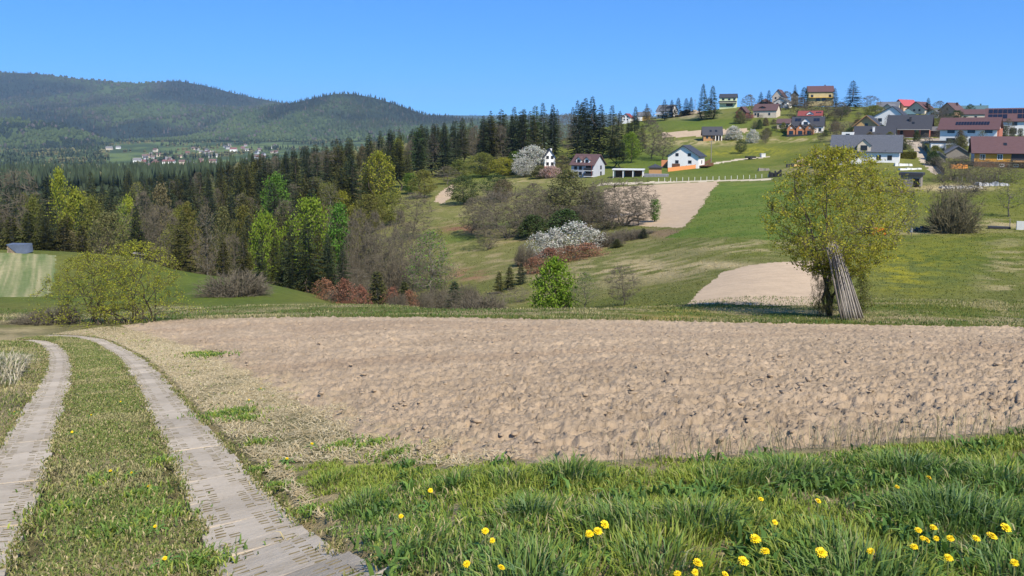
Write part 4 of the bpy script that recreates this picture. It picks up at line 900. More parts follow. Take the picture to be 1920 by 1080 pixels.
BARE = [Proto(make_broadleaf(440 + i, 12, 4.2, .16, s, 18, 120, 700, 0, .2, tw=.034, tips=6), TWIG, 12, 4.2) for i, s in enumerate(['egg', 'round', 'vase'])]
MULTI = [Proto(make_broadleaf(450 + i, 10, 4.0, .10, 'vase', 16, 90, 560, lv, .2, stems=7, spread=.10, trunk_r=.13, tw=.028, tips=6), TWIG, 10, 4.0) for i, lv in enumerate([0, 2])]
SHRUB = [Proto(make_broadleaf(460 + i, 3.2, 1.7, .05, 'dome', 14, 50, 360, 12, .19, stems=6, spread=.25, trunk_r=.05, tw=.012), BARK, 3.2, 1.7) for i in range(2)]
RAG = [Proto(make_broadleaf(465 + i, 3.2, 1.7, .04, 'egg', 16, 60, 300, 7, .17, stems=8, spread=.4, trunk_r=.05, tw=.016, lump=.9, tips=3, hollow=.7), BARK, 3.2, 1.7) for i in range(3)]
DOME = [Proto(make_twigdome(470), TWIG, 3.0, 2.6), Proto(make_twigdome(471), TWIGG, 3.0, 2.6)]
BIG = Proto(make_broadleaf(480, 4.6, 2.9, .10, 'dome', 26, 150, 1000, 9, .085, stems=11, spread=.5, trunk_r=.06, tw=.007, tips=2, lump=.6), BARKD, 4.6, 2.9)

def P_(a): return rnd.choice(a)
SKYLINE = [(-300, 285), (0, 283), (100, 292), (200, 305), (230, 312), (300, 318), (350, 320), (400, 306), (470, 287), (540, 276), (620, 262), (700, 247), (760, 236), (830, 226), (900, 216), (950, 211), (1000, 204), (1030, 205), (1075, 190), (1130, 192), (1160, 202), (1200, 222), (1240, 300)]
def skyl(px): return float(np.interp(px, [a for a, b in SKYLINE], [b for a, b in SKYLINE]))
CLEAR = [(650, 480), (690, 420), (740, 398), (800, 388), (822, 360), (850, 338), (905, 325), (960, 330), (1060, 340), (1250, 335), (1500, 330), (1500, 620), (650, 620)]
GREENHOUSE = [(1140, 336), (1140, 315), (1240, 292), (1330, 250), (1330, 336)]
def forest():
    zones = [('spruces of the left valley wood', 'dark spruce in the valley wood below the distant village'), ('spruces of the ridge wood', 'dark spruce in the dense ridge wood before the cone shaped hill'), ('tall spruces by the hamlet', 'tall dark spruce on the wooded crest behind the grey house')]
    PL = [(120, 'behind the row of olive young spruces'), (330, 'behind the large leafing bush'), (520, 'above the grey twig dome'), (690, 'behind the lime green trees'), (900, 'around the tall yellow green tree'), (5000, 'on the crest behind the grey house')]
    def where(px, Y):
        k = 'dark' if rnd.random() < .55 else 'olive brown'; w = [s for a, s in PL if px < a][0]; d = 'lower' if Y < 180 else ('middle' if Y < 290 else 'upper')
        return LM['spruce'] if k == 'dark' else LM['olive_spruce'], 'spruce_tree', '%s spruce %s, %s rows of the wood' % (k, w, d), '%s spruces in the %s wood %s' % (k, d, w)
    n = 0
    for Y, p0, p1, hmin, hmax in [(122, 250, 640, 8, 12), (142, -120, 640, 10, 15), (166, -180, 660, 12, 18), (195, -240, 690, 14, 20), (230, -260, 730, 15, 22), (272, -280, 800, 17, 24), (315, -200, 1000, 18, 26), (355, 60, 1215, 20, 27), (405, 330, 1200, 20, 27), (470, 240, 1100, 20, 28)]:
        px = p0
        while px < p1:
            yy = Y * rnd.uniform(.95, 1.05); P = unproj(px, 300, yy); x = P[0]; z = float(zt(x, yy)); bx, by = project((x, yy, z))
            inc = inpoly(np.array([bx]), np.array([by]), np.array(CLEAR, float))[0] or inpoly(np.array([bx]), np.array([by]), np.array(GREENHOUSE, float))[0]
            if not inc and not (Y > 330 and bx > 1020 and rnd.random() < .25):
                h = rnd.uniform(hmin, hmax); top = project((x, yy, z + h))[1]; lim = skyl(px) + abs(rnd.gauss(0, 9)) + (0 if Y > 290 else rnd.uniform(6, 40))
                if top < lim: h = unproj(px, lim, yy)[2] - z
                if h > 5:
                    zn = 0 if px < 330 else (1 if px < 900 else 2); r = rnd.random(); w = rnd.uniform(.22, .32) * h
                    if zn == 2: pr = P_(CON[:1] + CON[1:2] + CON[3:6])
                    else: pr = P_(CON[:4] + CON[5:])
                    if r < (.76 if Y > 150 else .68): plant(pr, x, yy, h, max(4.0, w * 1.7), *where(px, Y))
                    elif r < (.80 if px < 330 else .86 if Y > 150 else .78): plant(P_(BARE), x, yy, h * .82, w * 1.5, None, 'bare_tree', ['leafless grey brown tree among the valley spruces', 'leafless grey brown tree among the ridge spruces', 'leafless grey brown tree among the crest spruces'][zn], 'bare trees in the woods ' + 'abc'[zn])
                    else: plant(P_(THIN + EGG), x, yy, h * .78, w * 1.6, P_([LM['olive'], LM['pale'], LM['yellow'], LM['bud']]), 'budding_tree', ['tree in yellow green bud among the valley spruces', 'tree in yellow green bud among the ridge spruces', 'tree in yellow green bud among the crest spruces'][zn], 'budding trees in the woods ' + 'abc'[zn])
                    n += 1
            px += (rnd.uniform(15, 25) if Y > 220 else rnd.uniform(20, 32)) * (1.0 if px < 1000 else 1.1)
forest()

def T(proto, px, top, Y, wpx, lm, name, label, group=None, base=None, **k):
    if base is not None: Y = G(px, base, ymin=150, ymax=480)[1]
    wide = 1.25 if proto in CON or proto in CONS else 1.3
    return plant_img(proto, px, top, Y, wpx * wide, lm, name, label, group, **k)
# trees one can pick out, from the left to the right: prototype, px of the top, row of the top, distance, crown width in px, leaves
T(P_(BARE), 18, 322, 160, 75, None, 'bare_tree', 'purplish bare round tree at the far left edge of the wood')
T(CON[0], 88, 330, 150, 48, LM['spruce'], 'spruce_tree', 'darkest broad spruce standing between the bare tree and yellow green trees')
for px, top, w, s in [(20, 405, 46, 'nearest the frame edge'), (52, 398, 44, 'second from the frame edge'), (84, 404, 46, 'third from the frame edge'), (118, 410, 42, 'fourth from the frame edge'), (152, 422, 38, 'last of the row beside the pale round tree')]:
    T(P_(CONS + CON[:1]), px, top, rnd.uniform(112, 118), w, LM['olive_spruce'], 'young_spruce_tree', 'olive young spruce behind the stubble field, ' + s, 'young spruces behind the stubble field', cat='spruce')
T(EGG[0], 110, 322, 175, 44, LM['yellow'], 'yellow_green_tree', 'slim yellow green tree rising right beside the darkest spruce')
T(EGG[1], 142, 358, 170, 58, LM['yellow'], 'yellow_green_tree', 'broad yellow green tree lower right of the slim one')
T(RND[0], 203, 402, 128, 66, LM['pale'], 'pale_green_tree', 'pale green round tree behind the large leafing bush')
T(THIN[0], 228, 385, 150, 40, LM['lime'], 'lime_green_tree', 'thin lime green tree behind the pale round tree')
T(BARE[0], 268, 362, 118, 46, None, 'bare_tree', 'tall bare tree with pale straight trunk behind the leafing bush')
T(BARE[1], 303, 388, 122, 62, None, 'bare_tree', 'broad grey bare tree above the knoll')
T(EGG[0], 350, 384, 135, 44, LM['olive'], 'olive_green_tree', 'olive green tree in fresh leaf at the knoll crest')
T(THIN[1], 384, 388, 110, 40, LM['bud'], 'bare_tree', 'pale stemmed tree in early bud at the wood edge above the knoll')
T(CONS[0], 418, 452, 100, 34, LM['olive_spruce'], 'young_spruce_tree', 'small olive spruce at the wood edge above the knoll', cat='spruce')
for px, top, Y, w, l, s in [(455, 425, 104, 40, 'olive_spruce', 'behind the grey twig dome'), (487, 446, 100, 34, 'spruce', 'just right of the twig dome'), (515, 430, 102, 38, 'olive_spruce', 'beneath the small lime green crown'), (545, 425, 100, 36, 'spruce', 'left of the broad lime green crown'), (575, 408, 98, 44, 'spruce', 'beneath the broad lime green crown'), (614, 440, 93, 38, 'spruce', 'second from the wood corner'), (642, 462, 89, 32, 'spruce', 'at the wood corner above rust brown saplings')]:
    T(P_([CON[0], CON[2], CON[5]]), px, top, Y, w, LM[l], 'spruce_tree', 'bushy green front spruce ' + s)
T(RND[0], 580, 376, 128, 78, LM['lime'], 'lime_green_tree', 'broad bright lime green tree above the front spruces')
T(RND[1], 496, 402, 126, 60, LM['lime'], 'lime_green_tree', 'smaller round lime green tree left of the broad bright one')
T(COLM[0], 634, 384, 122, 40, LM['fresh'], 'lime_green_tree', 'narrow green tree just right of the broad bright lime tree')
T(BARE[1], 535, 378, 170, 46, None, 'bare_tree', 'purplish bare crown peeping between the two lime green trees')
T(EGG[1], 516, 328, 215, 56, LM['fresh'], 'fresh_green_tree', 'fresh green tree standing alone against the dark ridge wood')
T(EGG[0], 710, 286, 205, 62, LM['yellow'], 'yellow_green_tree', 'tall yellow green tree glowing against the dark ridge wood')
T(RND[0], 692, 366, 185, 50, LM['olive'], 'olive_green_tree', 'low olive green tree at the foot of the tall yellow green one')
T(RND[1], 730, 362, 190, 52, LM['olive'], 'olive_green_tree', 'low olive green tree right of the tall yellow green one')
T(EGG[1], 795, 320, 240, 44, LM['olive'], 'olive_green_tree', 'olive tree at the top of the narrow tilled strip')
T(COLM[0], 770, 325, 255, 26, LM['fresh'], 'fresh_green_tree', 'narrow green tree in shade at the wood edge above the clearing')
T(CON[3], 783, 238, 300, 30, LM['fir'], 'fresh_green_tree', 'lone bright green treetop among the dark ridge spruces', cat='tree')
for px, top, Y, w, b, s in [(672, 395, 118, 46, 1, 'left one of the group by the wood corner'), (703, 400, 112, 44, 0, 'middle one of the group by the wood corner'), (728, 418, 105, 40, 2, 'right one of the group by the wood corner'), (752, 398, 98, 34, 0, 'with a straight tall stem by the clearing'), (778, 362, 165, 62, 1, 'with a dense brown crown below the yellow green tree')]:
    T(BARE[b], px, top, Y, w, None, 'bare_tree', 'bare grey tree, ' + s)
T(THIN[0], 806, 436, 92, 80, LM['fresh'], 'young_tree', 'young tree in thin green leaf right of the straight bare stem', cat='tree')
T(THIN[1], 822, 430, 108, 40, LM['yellow'], 'young_tree', 'young tree with yellow leaves on the clearing edge', cat='tree')
T(RND[0], 870, 332, 215, 56, LM['hedge'], 'evergreen_tree', 'dense dark green evergreen mound beside the narrow tilled strip', cat='evergreen')
T(RND[1], 930, 328, 220, 46, LM['hedge'], 'evergreen_tree', 'dark evergreen with a brownish right side near the blossoming tree', cat='evergreen')
T(RND[1], 943, 338, 212, 34, LM['bud'], 'brown_bush', 'brownish bush clinging to the second dark evergreen', cat='bush')
T(RND[0], 1000, 275, 290, 54, LM['blossom'], 'blossoming_tree', 'upper white blossoming tree beside the half hidden white house')
T(RND[1], 982, 296, 285, 40, LM['blossom'], 'blossoming_tree', 'lower white blossoming tree beside the half hidden white house')
T(SHRUB[0], 1012, 312, 275, 30, LM['pale'], 'garden_bush', 'pale green bush below the white blossoming trees', cat='bush')
T(SHRUB[1], 1033, 312, 272, 32, LM['pink'], 'garden_bush', 'pinkish bush in front of the half hidden white house', cat='bush')
T(EGG[0], 1055, 292, 285, 30, LM['bud'], 'garden_tree', 'brownish young tree between the white and the grey house', cat='tree')
T(EGG[1], 862, 300, 290, 40, LM['olive'], 'olive_green_tree', 'olive tree at the wood edge above the dark evergreen mound')
T(THIN[1], 838, 312, 280, 44, LM['bud'], 'budding_tree', 'brown budding tree above the narrow tilled strip')
T(RND[0], 905, 288, 300, 50, LM['olive'], 'olive_green_tree', 'rounded olive tree below the tall crest spruces')
T(COLM[0], 968, 284, 300, 24, LM['fresh'], 'fresh_green_tree', 'small bright green tree left of the white blossom')
T(RND[1], 942, 296, 298, 40, LM['yellow'], 'yellow_green_tree', 'yellow green bush at the crest wood edge')
T(CON[3], 1150, 252, 290, 32, LM['olive_spruce'], 'larch_tree', 'olive larch on a bare stem before the green lawn', cat='larch')
T(CON[3], 1165, 262, 285, 26, LM['spruce'], 'spruce_tree', 'slim spruce on a bare stem before the green lawn')
T(EGG[1], 1183, 249, 300, 36, LM['lime'], 'lime_green_tree', 'lime green tree right of the larch before the lawn')
T(BARE[0], 1224, 226, 310, 42, None, 'bare_tree', 'bare grey brown tree at the left end of the long tan field')
T(BARE[1], 1245, 250, 300, 40, None, 'bare_tree', 'spreading bare bush below the long tan field')
# tall spruces on the crest
for px, top, w, s in [(906, 216, 20, 'first'), (920, 208, 20, 'second'), (940, 205, 22, 'third'), (964, 200, 30, 'dense fourth'), (983, 204, 18, 'fifth'), (1004, 197, 20, 'sixth'), (1018, 193, 22, 'seventh'), (1037, 196, 22, 'eighth')]:
    T(P_(CON[3:6]) if 'dense' not in s else CON[0], px, top, rnd.uniform(318, 335), w * 1.3, LM['spruce'] if px != 1004 else LM['fir'], 'spruce_tree', 'tall thin spruce on the skyline left of the grey house, %s from the left' % s)
for px, top, w, s in [(1083, 188, 26, 'first'), (1098, 184, 26, 'second'), (1111, 180, 30, 'tallest third'), (1127, 196, 24, 'fourth'), (1148, 197, 28, 'fifth'), (1163, 208, 24, 'sixth'), (1188, 218, 30, 'lowest last')]:
    T(P_(CON[:3] + CON[5:]), px, top, rnd.uniform(320, 340), w * 1.35, LM['spruce'], 'spruce_tree', 'dark spruce in the clump behind the grey house, %s from the left' % s)
# the hedgerow in the middle of the valley
T(MULTI[0], 950, 352, 150, 100, None, 'bare_tree', 'many stemmed bare tree standing alone on the clearing')
T(BARE[1], 905, 368, 155, 56, None, 'bare_tree', 'small bare reddish tree left of the many stemmed one')
T(BARE[0], 1000, 345, 165, 60, None, 'bare_tree', 'bare grey tree left of the olive leafing hedgerow tree')
T(BARE[2], 1022, 355, 160, 50, None, 'bare_tree', 'thin bare tree tight against the olive leafing hedgerow tree')
T(EGG[0], 1068, 322, 160, 84, LM['pale'], 'olive_green_tree', 'olive leafing tree before the grey house')
T(BARE[0], 1112, 350, 158, 50, None, 'bare_tree', 'bare tree between the olive leafing one and the fan shaped one')
T(MULTI[0], 1168, 334, 150, 118, None, 'bare_tree', 'fan shaped many stemmed bare tree before the large tilled field')
T(COLM[0], 1228, 374, 150, 20, LM['fresh'], 'slim_tree', 'slim green tree at the corner of the large tilled field', cat='tree')
T(SHRUB[0], 1060, 395, 148, 60, LM['hedge'], 'dark_bush', 'dark green bush under the olive leafing tree', cat='bush')
T(SHRUB[1], 1000, 405, 146, 46, LM['hedge'], 'dark_bush', 'dark green bush left behind the white blossoming thicket', cat='bush')
for px, top, Y, w, s in [(1012, 438, 122, 44, 'left'), (1040, 432, 124, 58, 'middle'), (1078, 418, 126, 76, 'right and largest'), (1108, 430, 125, 44, 'rear right')]:
    T(P_(RAG), px, top, Y, w * 1.0, LM['blossom'], 'blossoming_bush', 'white blossoming blackthorn bush below the hedgerow, %s of four' % s, 'white blossoming bushes', cat='bush')
for px, top, Y, w, s in [(1030, 466, 112, 50, 'below the left end of the white blossom'), (1068, 462, 114, 52, 'below the middle of the white blossom'), (1100, 456, 116, 56, 'below the right end of the white blossom'), (1000, 484, 104, 40, 'beside the yellow young spruces'), (608, 524, 84, 36, 'left one at the wood corner'), (645, 526, 80, 44, 'middle one at the wood corner'), (676, 538, 76, 34, 'right one at the wood corner'), (735, 540, 72, 34, 'right of the yellow juniper like spruce'), (768, 546, 70, 30, 'farther right of the yellow spruce')]:
    T(P_(RAG), px, top, Y, w, LM['rust'], 'beech_sapling', 'rust brown leafed beech sapling ' + s, cat='sapling')
for px, top, Y, w, s in [(1140, 432, 126, 56, 'under the fan shaped tree, left'), (1175, 428, 130, 60, 'under the fan shaped tree, middle'), (1208, 430, 134, 46, 'under the fan shaped tree, right'), (690, 530, 84, 40, 'right of the rust brown saplings'), (820, 536, 78, 60, 'before the clearing'), (790, 545, 74, 44, 'beside the small dark fir'), (870, 530, 80, 50, 'right of the small dark fir'), (985, 455, 116, 40, 'left below the white blossom')]:
    T(DOME[0], px, top, Y, w, None, 'twiggy_bush', 'bare reddish twiggy bush ' + s, cat='bush')
for px, top, Y, w, l, s in [(1157, 448, 122, 24, 'olive_spruce', 'alone below the fan shaped tree'), (1207, 428, 128, 18, 'spruce', 'at the right end of the hedgerow'), (936, 510, 88, 24, 'olive_spruce', 'left of three by the round green bush'), (956, 500, 90, 26, 'olive_spruce', 'middle of three by the round green bush'), (977, 494, 94, 22, 'spruce', 'right of three by the round green bush'), (852, 528, 74, 40, 'spruce', 'dark one beside the low twig dome'), (707, 508, 78, 50, 'olive_spruce', 'broad yellowish one at the wood corner'), (758, 526, 74, 34, 'olive_spruce', 'right of the broad yellowish one')]:
    T(P_(CONS), px, top, Y, w, LM[l], 'young_spruce_tree', 'small young spruce, ' + s, cat='spruce')
T(SHRUB[0], 1040, 488, 62, 70, LM['lime'], 'round_green_bush', 'round bright green bush just beyond the ploughed field', cat='bush', zoff=-.1)
T(THIN[0], 1097, 512, 60, 42, LM['fresh'], 'young_tree', 'small thin leafed young tree right of the round green bush', cat='tree')
T(BARE[1], 1168, 500, 58, 56, None, 'bare_tree', 'small bare young tree on the pale grass patch')
T(DOME[0], 442, 505, 66, 122, None, 'twig_dome_bush', 'large grey dome of bare twigs on the green knoll', cat='bush')
T(DOME[0], 905, 550, 60, 100, None, 'twig_dome_bush', 'low flat dome of bare twigs beyond the ploughed field', cat='bush')
# large leafing bush at the bend of the track
for px, top, Y, w, s in [(160, 476, 37.5, 150, 'left half'), (252, 455, 38.5, 150, 'right half')]:
    T(BIG, px, top, Y, w, LM['yellow'], 'leafing_bush', 'large yellow green leafing bush at the track bend, ' + s, 'leafing bushes at the track bend', cat='bush')
T(DOME[0], 85, 582, 38, 120, None, 'twiggy_bush', 'low brown bramble at the foot of the large leafing bush', cat='bush')
# around the village
for px, top, w, Y, l, s in [(1319, 157, 22, 425, 'fir', 'left of the pair above the green slope'), (1337, 160, 22, 425, 'fir', 'right of the pair above the green slope'), (1600, 151, 30, 430, 'spruce', 'broad dark one alone on the crest'), (1491, 158, 11, 450, 'spruce', 'small pruned one on the crest'), (1741, 183, 12, 400, 'spruce', 'between the red roofed and salmon houses'), (1260, 187, 14, 460, 'spruce', 'left of the clump on the crest'), (1272, 183, 16, 460, 'spruce', 'tallest of the clump on the crest'), (1287, 184, 16, 460, 'spruce', 'right of the clump on the crest'), (1296, 182, 12, 460, 'spruce', 'thin one right of the clump'), (1213, 194, 12, 460, 'spruce', 'behind the yellow shed'), (1192, 199, 14, 450, 'spruce', 'above the small white gable'), (1427, 172, 12, 470, 'spruce', 'left behind the brown hipped roof'), (1442, 169, 14, 470, 'spruce', 'right behind the brown hipped roof'), (1508, 163, 22, 470, 'spruce', 'left behind the large red roofed house'), (1566, 165, 14, 470, 'spruce', 'right behind the large red roofed house'), (1246, 186, 16, 450, 'spruce', 'behind the long white house')]:
    T(P_(CON[:3]), px, top, min(Y, 460), w * 1.25, LM[l], 'spruce_tree', 'hilltop spruce, ' + s)
for px, top, w, Y, l, s in [(1500, 183, 30, 400, None, 'left of the large red roofed house'), (1525, 190, 36, 395, None, 'before the large red roofed house'), (1552, 188, 34, 395, None, 'below the red roofed house'), (1578, 192, 26, 400, None, 'beside the lone hilltop spruce'), (1632, 180, 26, 400, None, 'above the grey roofs'), (1215, 203, 18, 410, None, 'beside the long white house'), (1405, 178, 22, 440, None, 'beside the cream green house'), (1475, 172, 26, 430, None, 'behind the white gabled house'), (1762, 190, 26, 400, None, 'left of the salmon house'), (1330, 185, 20, 420, None, 'below the pair of firs'), (1580, 228, 30, 330, None, 'beside the tiny red shed')]:
    T(P_(BARE), px, top, Y, w * 1.2, None, 'bare_tree', 'bare village tree ' + s, base=top + 34)
for px, top, w, Y, l, s in [(1684, 208, 26, 300, 'olive', 'between the grey roof and the red roof'), (1640, 198, 34, 340, 'olive', 'left above the wide white gable'), (1755, 222, 20, 270, 'olive', 'right of the dark roofed brick house'), (1820, 196, 14, 320, 'hedge', 'before the blue green roof'), (1795, 208, 24, 300, 'hedge', 'right of the salmon house'), (1598, 238, 24, 300, 'hedge', 'left of the orange gable'), (1390, 262, 20, 320, 'hedge', 'right of the dark chalet'), (1655, 235, 18, 300, 'hedge', 'behind the dark long roof')]:
    T(P_(RND), px, top, Y, w, LM[l], 'garden_tree', 'leafy garden tree ' + s, cat='tree', base=top + 26)
for px, top, w, Y, l, s in [(1376, 238, 26, 318, 'blossom', 'by the dark chalet'), (1412, 244, 18, 318, 'blossom', 'farther right of the dark chalet'), (1388, 208, 16, 372, 'pale', 'before the red barn'), (1566, 222, 12, 330, 'pale', 'at the tiny red shed')]:
    T(P_(SHRUB), px, top, Y, w, LM[l], 'blossoming_bush', 'pale blossoming bush ' + s, cat='bush', base=top + 24)
for k, (px, top, w, Y) in enumerate([(1790, 296, 50, 172), (1818, 292, 56, 176), (1845, 300, 56, 170), (1872, 305, 50, 168), (1900, 300, 40, 174), (1770, 300, 30, 168), (1830, 318, 50, 160)]):
    T(P_(MULTI), px, top, Y, w, LM['bud'] if k % 2 else LM['pale'], 'orchard_tree', 'budding low fruit tree in the orchard before the orange house', 'orchard trees before the orange house', cat='tree', base=top + 42)
T(DOME[1], 1790, 352, 112, 80, None, 'twiggy_bush', 'large dark twiggy bush on the slope right of the leaning poles tree', cat='bush')
T(MULTI[1], 1795, 334, 113, 76, LM['bud'], 'bare_tree', 'bare many stemmed tree growing out of the dark twiggy bush')
T(THIN[1], 1896, 326, 130, 44, LM['yellow'], 'young_tree', 'yellow green young tree near the right edge on the meadow', cat='tree')
T(THIN[0], 1712, 360, 108, 18, LM['hedge'], 'young_tree', 'thin dark sapling left of the large twiggy bush', cat='sapling')
for i, (px, top, w, Y) in enumerate([(1869, 239, 10, 240), (1884, 236, 9, 240), (1899, 240, 9, 240), (1914, 241, 9, 240)]):
    T(COLM[0], px, top, Y, w * 1.1, LM['hedge'], 'thuja', 'clipped dark thuja before the white solar roofed house, %s from the left' % ['first', 'second', 'third', 'fourth'][i], 'thujas before the solar roofed house', base=259)
T(CON[2], 1697, 260, 205, 12, LM['hedge'], 'thuja', 'green cone thuja at the top of the gravel drive', base=281)

# brush filling the bottom of the valley
for k, (px, top, Y, w) in enumerate([(640, 500, 95, 44), (668, 505, 92, 46), (700, 480, 100, 40), (730, 490, 96, 44), (745, 470, 104, 40), (775, 480, 100, 46), (800, 495, 94, 44), (830, 500, 92, 40), (660, 470, 108, 44), (690, 450, 116, 46), (720, 455, 114, 40), (850, 545, 72, 36), (885, 542, 74, 44), (930, 548, 72, 40), (970, 540, 76, 40), (815, 552, 66, 40), (745, 548, 68, 40), (625, 545, 80, 30)]):
    T([DOME[0], BARE[1], MULTI[0], MULTI[1]][k % 4], px, top, Y, w, LM['bud'] if k % 4 == 3 else None, 'brushwood', 'grey brown bare brushwood in the bottom of the valley', 'brushwood in the valley bottom', cat='bush')
for k, (px, top, Y, w) in enumerate([(665, 415, 125, 40), (690, 425, 120, 36), (712, 438, 112, 38), (742, 430, 110, 30), (770, 420, 118, 40), (790, 440, 108, 36), (655, 440, 118, 32)]):
    T([BARE[0], BARE[1], BARE[2]][k % 3], px, top, Y, w, None, 'bare_tree', 'slender bare tree in the thicket right of the wood corner', 'bare thicket right of the wood corner')
for k, (px, top, Y, w) in enumerate([(915, 398, 140, 50), (980, 392, 150, 50), (1015, 398, 150, 46), (1042, 385, 152, 50), (1092, 385, 150, 50), (1118, 395, 146, 40), (1140, 385, 148, 46), (1195, 380, 148, 46)]):
    T([MULTI[0], BARE[1], MULTI[1]][k % 3], px, top, Y, w, LM['bud'] if k % 3 == 2 else None, 'hedgerow_shrub', 'bare grey shrub filling the valley hedgerow', 'shrubs of the valley hedgerow', cat='shrub')

k = 0
while k < 85:
    px = rnd.uniform(1385, 1915); lo = float(np.interp(px, [1385, 1500, 1600, 1700, 1920], [205, 200, 200, 215, 225])); py = rnd.uniform(lo, lo + 95 if px > 1640 else lo + 60)
    g_ = G(px, py, ymin=150, ymax=470); k += 1
    pr = rnd.choice([SHRUB[0], RAG[0], RAG[1], MULTI[1], BARE[1], SHRUB[1]]); lm = rnd.choice([LM['hedge'], LM['olive'], LM['bud'], LM['pale'], LM['hedge']])
    plant(pr, g_[0], g_[1], rnd.uniform(2.2, 4.6), rnd.uniform(2.6, 5.4), lm, 'garden_shrub', 'small budding garden shrub among the village houses', 'garden shrubs of the village', cat='shrub')

for px, top, Y, w, pr, l, s in [(172, 372, 150, 44, EGG[0], 'olive', 'behind the pale round tree'), (240, 372, 160, 40, EGG[1], 'yellow', 'left of the tall pale trunk'), (330, 402, 128, 40, RND[0], 'olive', 'between the bare tree and the knoll crest'), (418, 392, 140, 40, EGG[0], 'pale', 'above the small olive spruce'), (455, 388, 150, 44, EGG[1], 'olive', 'left of the smaller lime green tree'), (60, 372, 160, 40, EGG[1], 'olive', 'above the olive young spruces'), (660, 392, 140, 44, EGG[0], 'olive', 'right of the narrow green tree'), (300, 350, 190, 44, EGG[0], 'bud', 'high in the valley wood'), (610, 345, 200, 46, RND[1], 'olive', 'in the ridge wood above the lime trees'), (640, 360, 190, 40, EGG[1], 'yellow', 'below the ridge wood, left of the tall yellow tree')]:
    T(pr, px, top, Y, w, LM[l], 'leafing_tree', 'leafing tree ' + s, cat='tree')
for k, (px, top, Y, w) in enumerate([(885, 372, 160, 46), (930, 362, 165, 50), (968, 360, 162, 46), (1008, 372, 158, 46), (1040, 352, 168, 50), (1085, 352, 166, 50), (1100, 368, 160, 44), (1128, 362, 160, 50), (1150, 352, 164, 46), (1190, 350, 166, 50), (1148, 392, 146, 50), (1075, 385, 155, 44)]):
    T(BARE[k % 3], px, top, Y, w, None, 'bare_tree', 'bare tree in the dense belt below the grey house', 'bare belt below the grey house')

for k in range(42):
    px = rnd.uniform(1400, 1915); lo = float(np.interp(px, [1385, 1500, 1600, 1700, 1920], [205, 200, 205, 220, 230])); g_ = G(px, rnd.uniform(lo, lo + 70), ymin=200, ymax=470)
    plant(rnd.choice(BARE + THIN + [EGG[0]]), g_[0], g_[1], rnd.uniform(3.6, 6.5), rnd.uniform(3.0, 5.4), rnd.choice([LM['olive'], LM['bud'], LM['hedge']]), 'village_tree', 'small half leafed tree between the village houses', 'trees between the village houses', cat='tree')
# ------------------------------------------------------------------ buildings of the hillside village
WH = mat('white_render', (.84, .82, .79), .85, .05, .6); CRM = mat('cream_render', (.62, .53, .42), .85, .08, .6); BEI = mat('beige_render', (.50, .41, .21), .85, .1, .6)
GRYW = mat('pale_grey_render', (.44, .45, .49), .85, .06, .6); SAL = mat('salmon_render', (.60, .39, .28), .85, .08, .6); ORA = mat('orange_render', (.62, .30, .05), .8, .06, .6)
MINT = mat('pale_green_render', (.60, .66, .40), .85, .06, .6); BRK = mat('red_brick', (.42, .15, .10), .9, .15, 6, .3, 30); OBRK = mat('orange_brick', (.52, .22, .11), .9, .15, 6, .3, 30)
WOOD = mat('orange_timber', (.46, .25, .11), .75, .15, 2, stretch=(1, 1, 6)); DWOOD = mat('brown_timber', (.17, .08, .045), .75, .2, 2); GWOOD = mat('grey_boards', (.24, .215, .19), .9, .2, 3, .3, 30, stretch=(6, 1, 1))
YWOOD = mat('yellow_timber', (.62, .40, .17), .75, .1, 2); YEL_W = mat('yellow_render', (.62, .38, .06), .8, .08, 1); REDW = mat('dark_red_boards', (.24, .07, .06), .85, .15, 2)
DK = mat('dark_grey_trim', (.045, .045, .05), .6, .1, 2); CONC = mat('concrete_base', (.42, .40, .37), .9, .1, 1.5); STEEL = mat('white_metal', (.68, .68, .68), .5, .04, 1)
def roof_m(n, c, r=.75): return mat(n, c, r, .10, 1.2, .35, 14, stretch=(1, 3, 1))
RBR = roof_m('brown_roof', (.11, .065, .065)); RDK = roof_m('anthracite_roof', (.05, .052, .062), .6); RRD = roof_m('red_roof', (.22, .055, .05)); RGR = roof_m('grey_roof', (.14, .145, .16)); RTE = roof_m('teal_roof', (.085, .15, .165)); RSL = mat('slate_roof', (.055, .06, .075), .65, col2=(.13, .14, .165), scale=5, bump=.4, bscale=16)
RWN = roof_m('red_brown_roof', (.112, .060, .062)); RPK = roof_m('bright_red_roof', (.40, .08, .09))
def pane_mat():
    m, nt, N, L = nodes_of('window_glass'); o = N('ShaderNodeOutputMaterial'); b = N('ShaderNodeBsdfPrincipled'); L(b.outputs[0], o.inputs[0])
    b.inputs['Base Color'].default_value = (.018, .022, .028, 1); b.inputs['Roughness'].default_value = .12; b.inputs['Specular IOR Level'].default_value = .6
    return m
GLS = pane_mat()
SOL = mat('solar_cell', (.012, .015, .03), .2, .1, 3, spec=.6)

